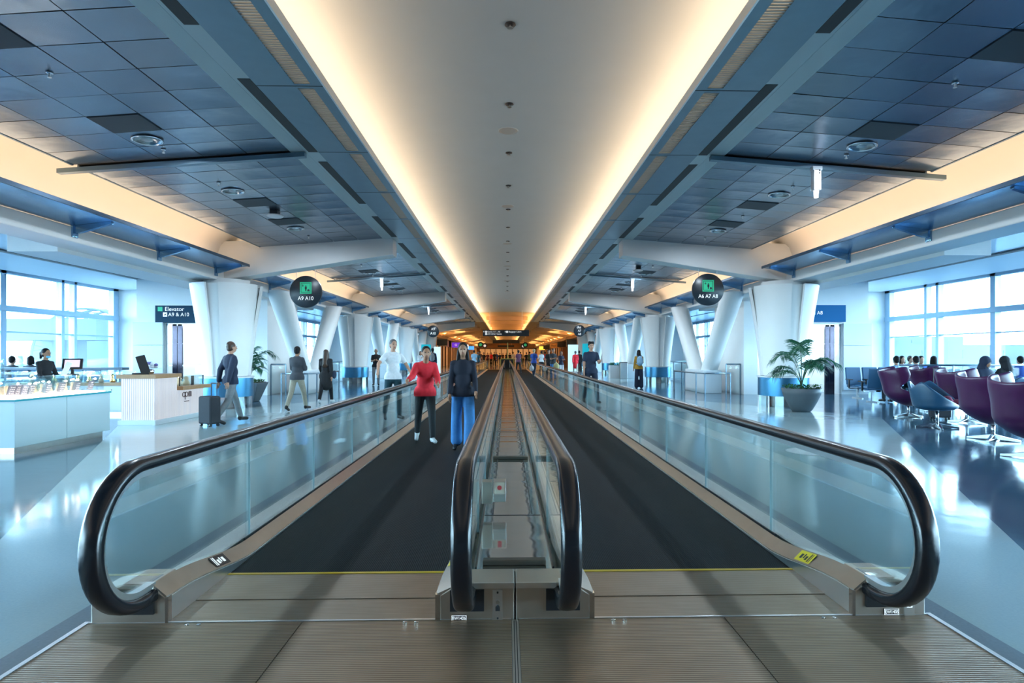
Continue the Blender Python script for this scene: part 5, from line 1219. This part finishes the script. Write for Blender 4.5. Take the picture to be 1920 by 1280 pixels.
# totems
TEAL = mat('poster_teal', (.0,.22,.27), .4, emit=(.0,.35,.42), estr=.35); LITP = mat('lit_totem_white', (.7,.85,.95), .4, emit=(.6,.85,1), estr=.25)
for u0, u1, v0, v1, d, m, nm, lab, cat in ((790,808,645.5,662,48.4,TEAL,'poster_board','teal poster board on the far kiosk side','poster'),(1092,1110,644,668,48.4,TEAL,'poster_board','teal poster board on the far egg chair side','poster'),
        (814,826,650,706,38.5,LITP,'lit_totem','pale blue lit totem behind the tall backpack wearer','totem'),(1065,1084,646,697,49,LITP,'lit_totem','pale blue lit totem behind the red coat','totem')):
    p = fl((u0+u1)/2, d); w_ = (u1-u0)*d/F; z1 = H0-(v0-665)*d/F; z0 = max(0, H0-(v1-665)*d/F)
    t = thing(nm, lab, cat, p); MB().box(-w_/2, w_/2, -.06, .06, z0 if z0 > .3 else .05, z1).build('panel', m, t, bevel=.01); MB().box(-w_/2-.02, w_/2+.02, -.1, .1, 0, .06).build('foot', STEEL, t)
    if z0 > .3: MB().box(-.05,.05,-.04,.04,.05,z0+.1).build('pole', STEEL, t)
# floor sticker
t = tag(MB().lathe([(.36,.001),(.36,.003),(.31,.0035),(.30,.0025),(.28,.0025),(.275,.0035),(.01,.0035)], n=48).build('floor_sticker', mat('sticker_white', (.80,.85,.88), .4)), 'round white sticker on the terrazzo beyond the glass balustrade', 'sticker'); t.location = fl(1523, 8.75); t.location.z = .001
# ------------------------------------------------------------------ far shops
def shop(s, y0, y1, m, sign, sm, stext, label):
    t = thing('shopfront', label, 'shop', (X(s,7.9), y0, 0))
    xa, xb = (0, .25) if s > 0 else (-.25, 0); L = y1-y0
    MB().box(xa, xb, 0, .5, 0, 3.35).build('pier', m, t); MB().box(xa, xb, L-.5, L, 0, 3.35).build('pier', m, t); MB().box(xa, xb, 0, L, 2.5, 3.35).build('fascia', m, t)
    MB().box(xa+s*.18, xb+s*.18, .5, L-.5, 0, 2.5).build('shop_interior', mat('shop_glow_%d' % (int(y0) % 3), ((.5,.28,.14),(.42,.2,.2),(.45,.36,.26))[int(y0) % 3], .5, emit=((1,.55,.25),(1,.4,.35),(1,.75,.5))[int(y0) % 3], estr=.12), t)
    for i in range(4): MB().box(xa-s*.02, xb-s*.02, .9+i*(L-1.8)/4, 1.0+i*(L-1.8)/4, 0, 2.5).build('shelf_post', BRWN, t)
    # blade sign hung square to the hall
    w_ = 1.15; q = MB(); q.box(-s*.15-w_*(s > 0), -s*.15+w_*(s < 0), .2, .36, 2.45, 3.15); g = q.build('blade_sign', sm, t)
    if stext: text(stext, .42, TXT if sm.name != 'sign_oak' else BLACKP, 'sign_lettering', t, (-s*(.15+w_/2), .19, 2.8), FACE, bold=.004)
    return t
SB = mat('sign_purple', (.06,.02,.30), .5, emit=(.12,.03,.6), estr=.5); SW = mat('sign_lit_white', (.9,.85,.8), .5, emit=(1,.9,.85), estr=1.2); SO = mat('sign_oak', (.42,.22,.08), .5); SBL = mat('sign_lit_blue', (.05,.2,.7), .5, emit=(.05,.3,1), estr=.8); SORG = mat('sign_lit_orange', (.8,.4,.05), .5, emit=(1,.5,.05), estr=1.0)
shop(-1, 66, 82, WARMD, 'a', SIGNB, '', 'first far shop on the kiosk side with a black blade sign and glowing shelves')
shop(-1, 84, 100, WARMD, 'b', SB, 'O', 'second far shop on the kiosk side with a purple ring sign')
shop(-1, 102, 118, BRWN, 'c', SW, '', 'third far shop on the kiosk side with a lit white sign')
shop(-1, 120, 140, WARMD, 'd', SBL, '', 'fourth far shop on the kiosk side with a lit blue sign')
shop(1, 66, 76, WARMD, 'a', SIGNB, '', 'first far shop on the egg chair side with a plain black sign')
shop(1, 78, 88, BRWN, 'b', SIGNB, '', 'second far shop on the egg chair side with a dark screen sign')
shop(1, 90, 106, SO, 'c', SO, "Peet's", 'oak fronted far shop with dark lettering, egg chair side')
shop(1, 108, 120, WARMD, 'd', BLACKP, '', 'fourth far shop on the egg chair side with a black sign')
shop(1, 122, 140, WARMD, 'e', SORG, '', 'fifth far shop on the egg chair side with a lit orange sign')
for i, (u, v, d, c) in enumerate(((901, 646, 88, GREEN), (909, 648, 100, SIGNB), (981, 648.5, 100, SIGNB), (985, 646.5, 92, GREEN))):
    p = atd(u, d, H0-(v-665)*d/F); t = thing('hanging_sign', f'tiny far round {"green" if c == GREEN else "black"} sign hanging on the {"kiosk" if u < 950 else "egg chair"} side of the far hall', 'sign', p)
    MB().tube([(0,-.04,0),(0,.04,0)], .42, 24).build('disc', SIGNB, t)
    MB().tube([(0,-.05,0),(0,-.042,0)], .22, 16).build('emblem', c if c == GREEN else TXT, t); MB().tube([(0,0,.4),(0,0,4.3-p.z)], .015, 6).build('hanger_rod', ALU, t)
# ------------------------------------------------------------------ view
S.view_settings.view_transform = 'Standard'; S.view_settings.look = 'None'; S.view_settings.gamma = 1; S.view_settings.use_curve_mapping = False
S.view_settings.exposure = EXPO
cy = S.cycles
cy.max_bounces = 10; cy.diffuse_bounces = 4; cy.glossy_bounces = 5; cy.transparent_max_bounces = 24; cy.transmission_bounces = 6
cy.sample_clamp_indirect = 6; cy.caustics_reflective = False; cy.caustics_refractive = False
cy.use_denoising = True
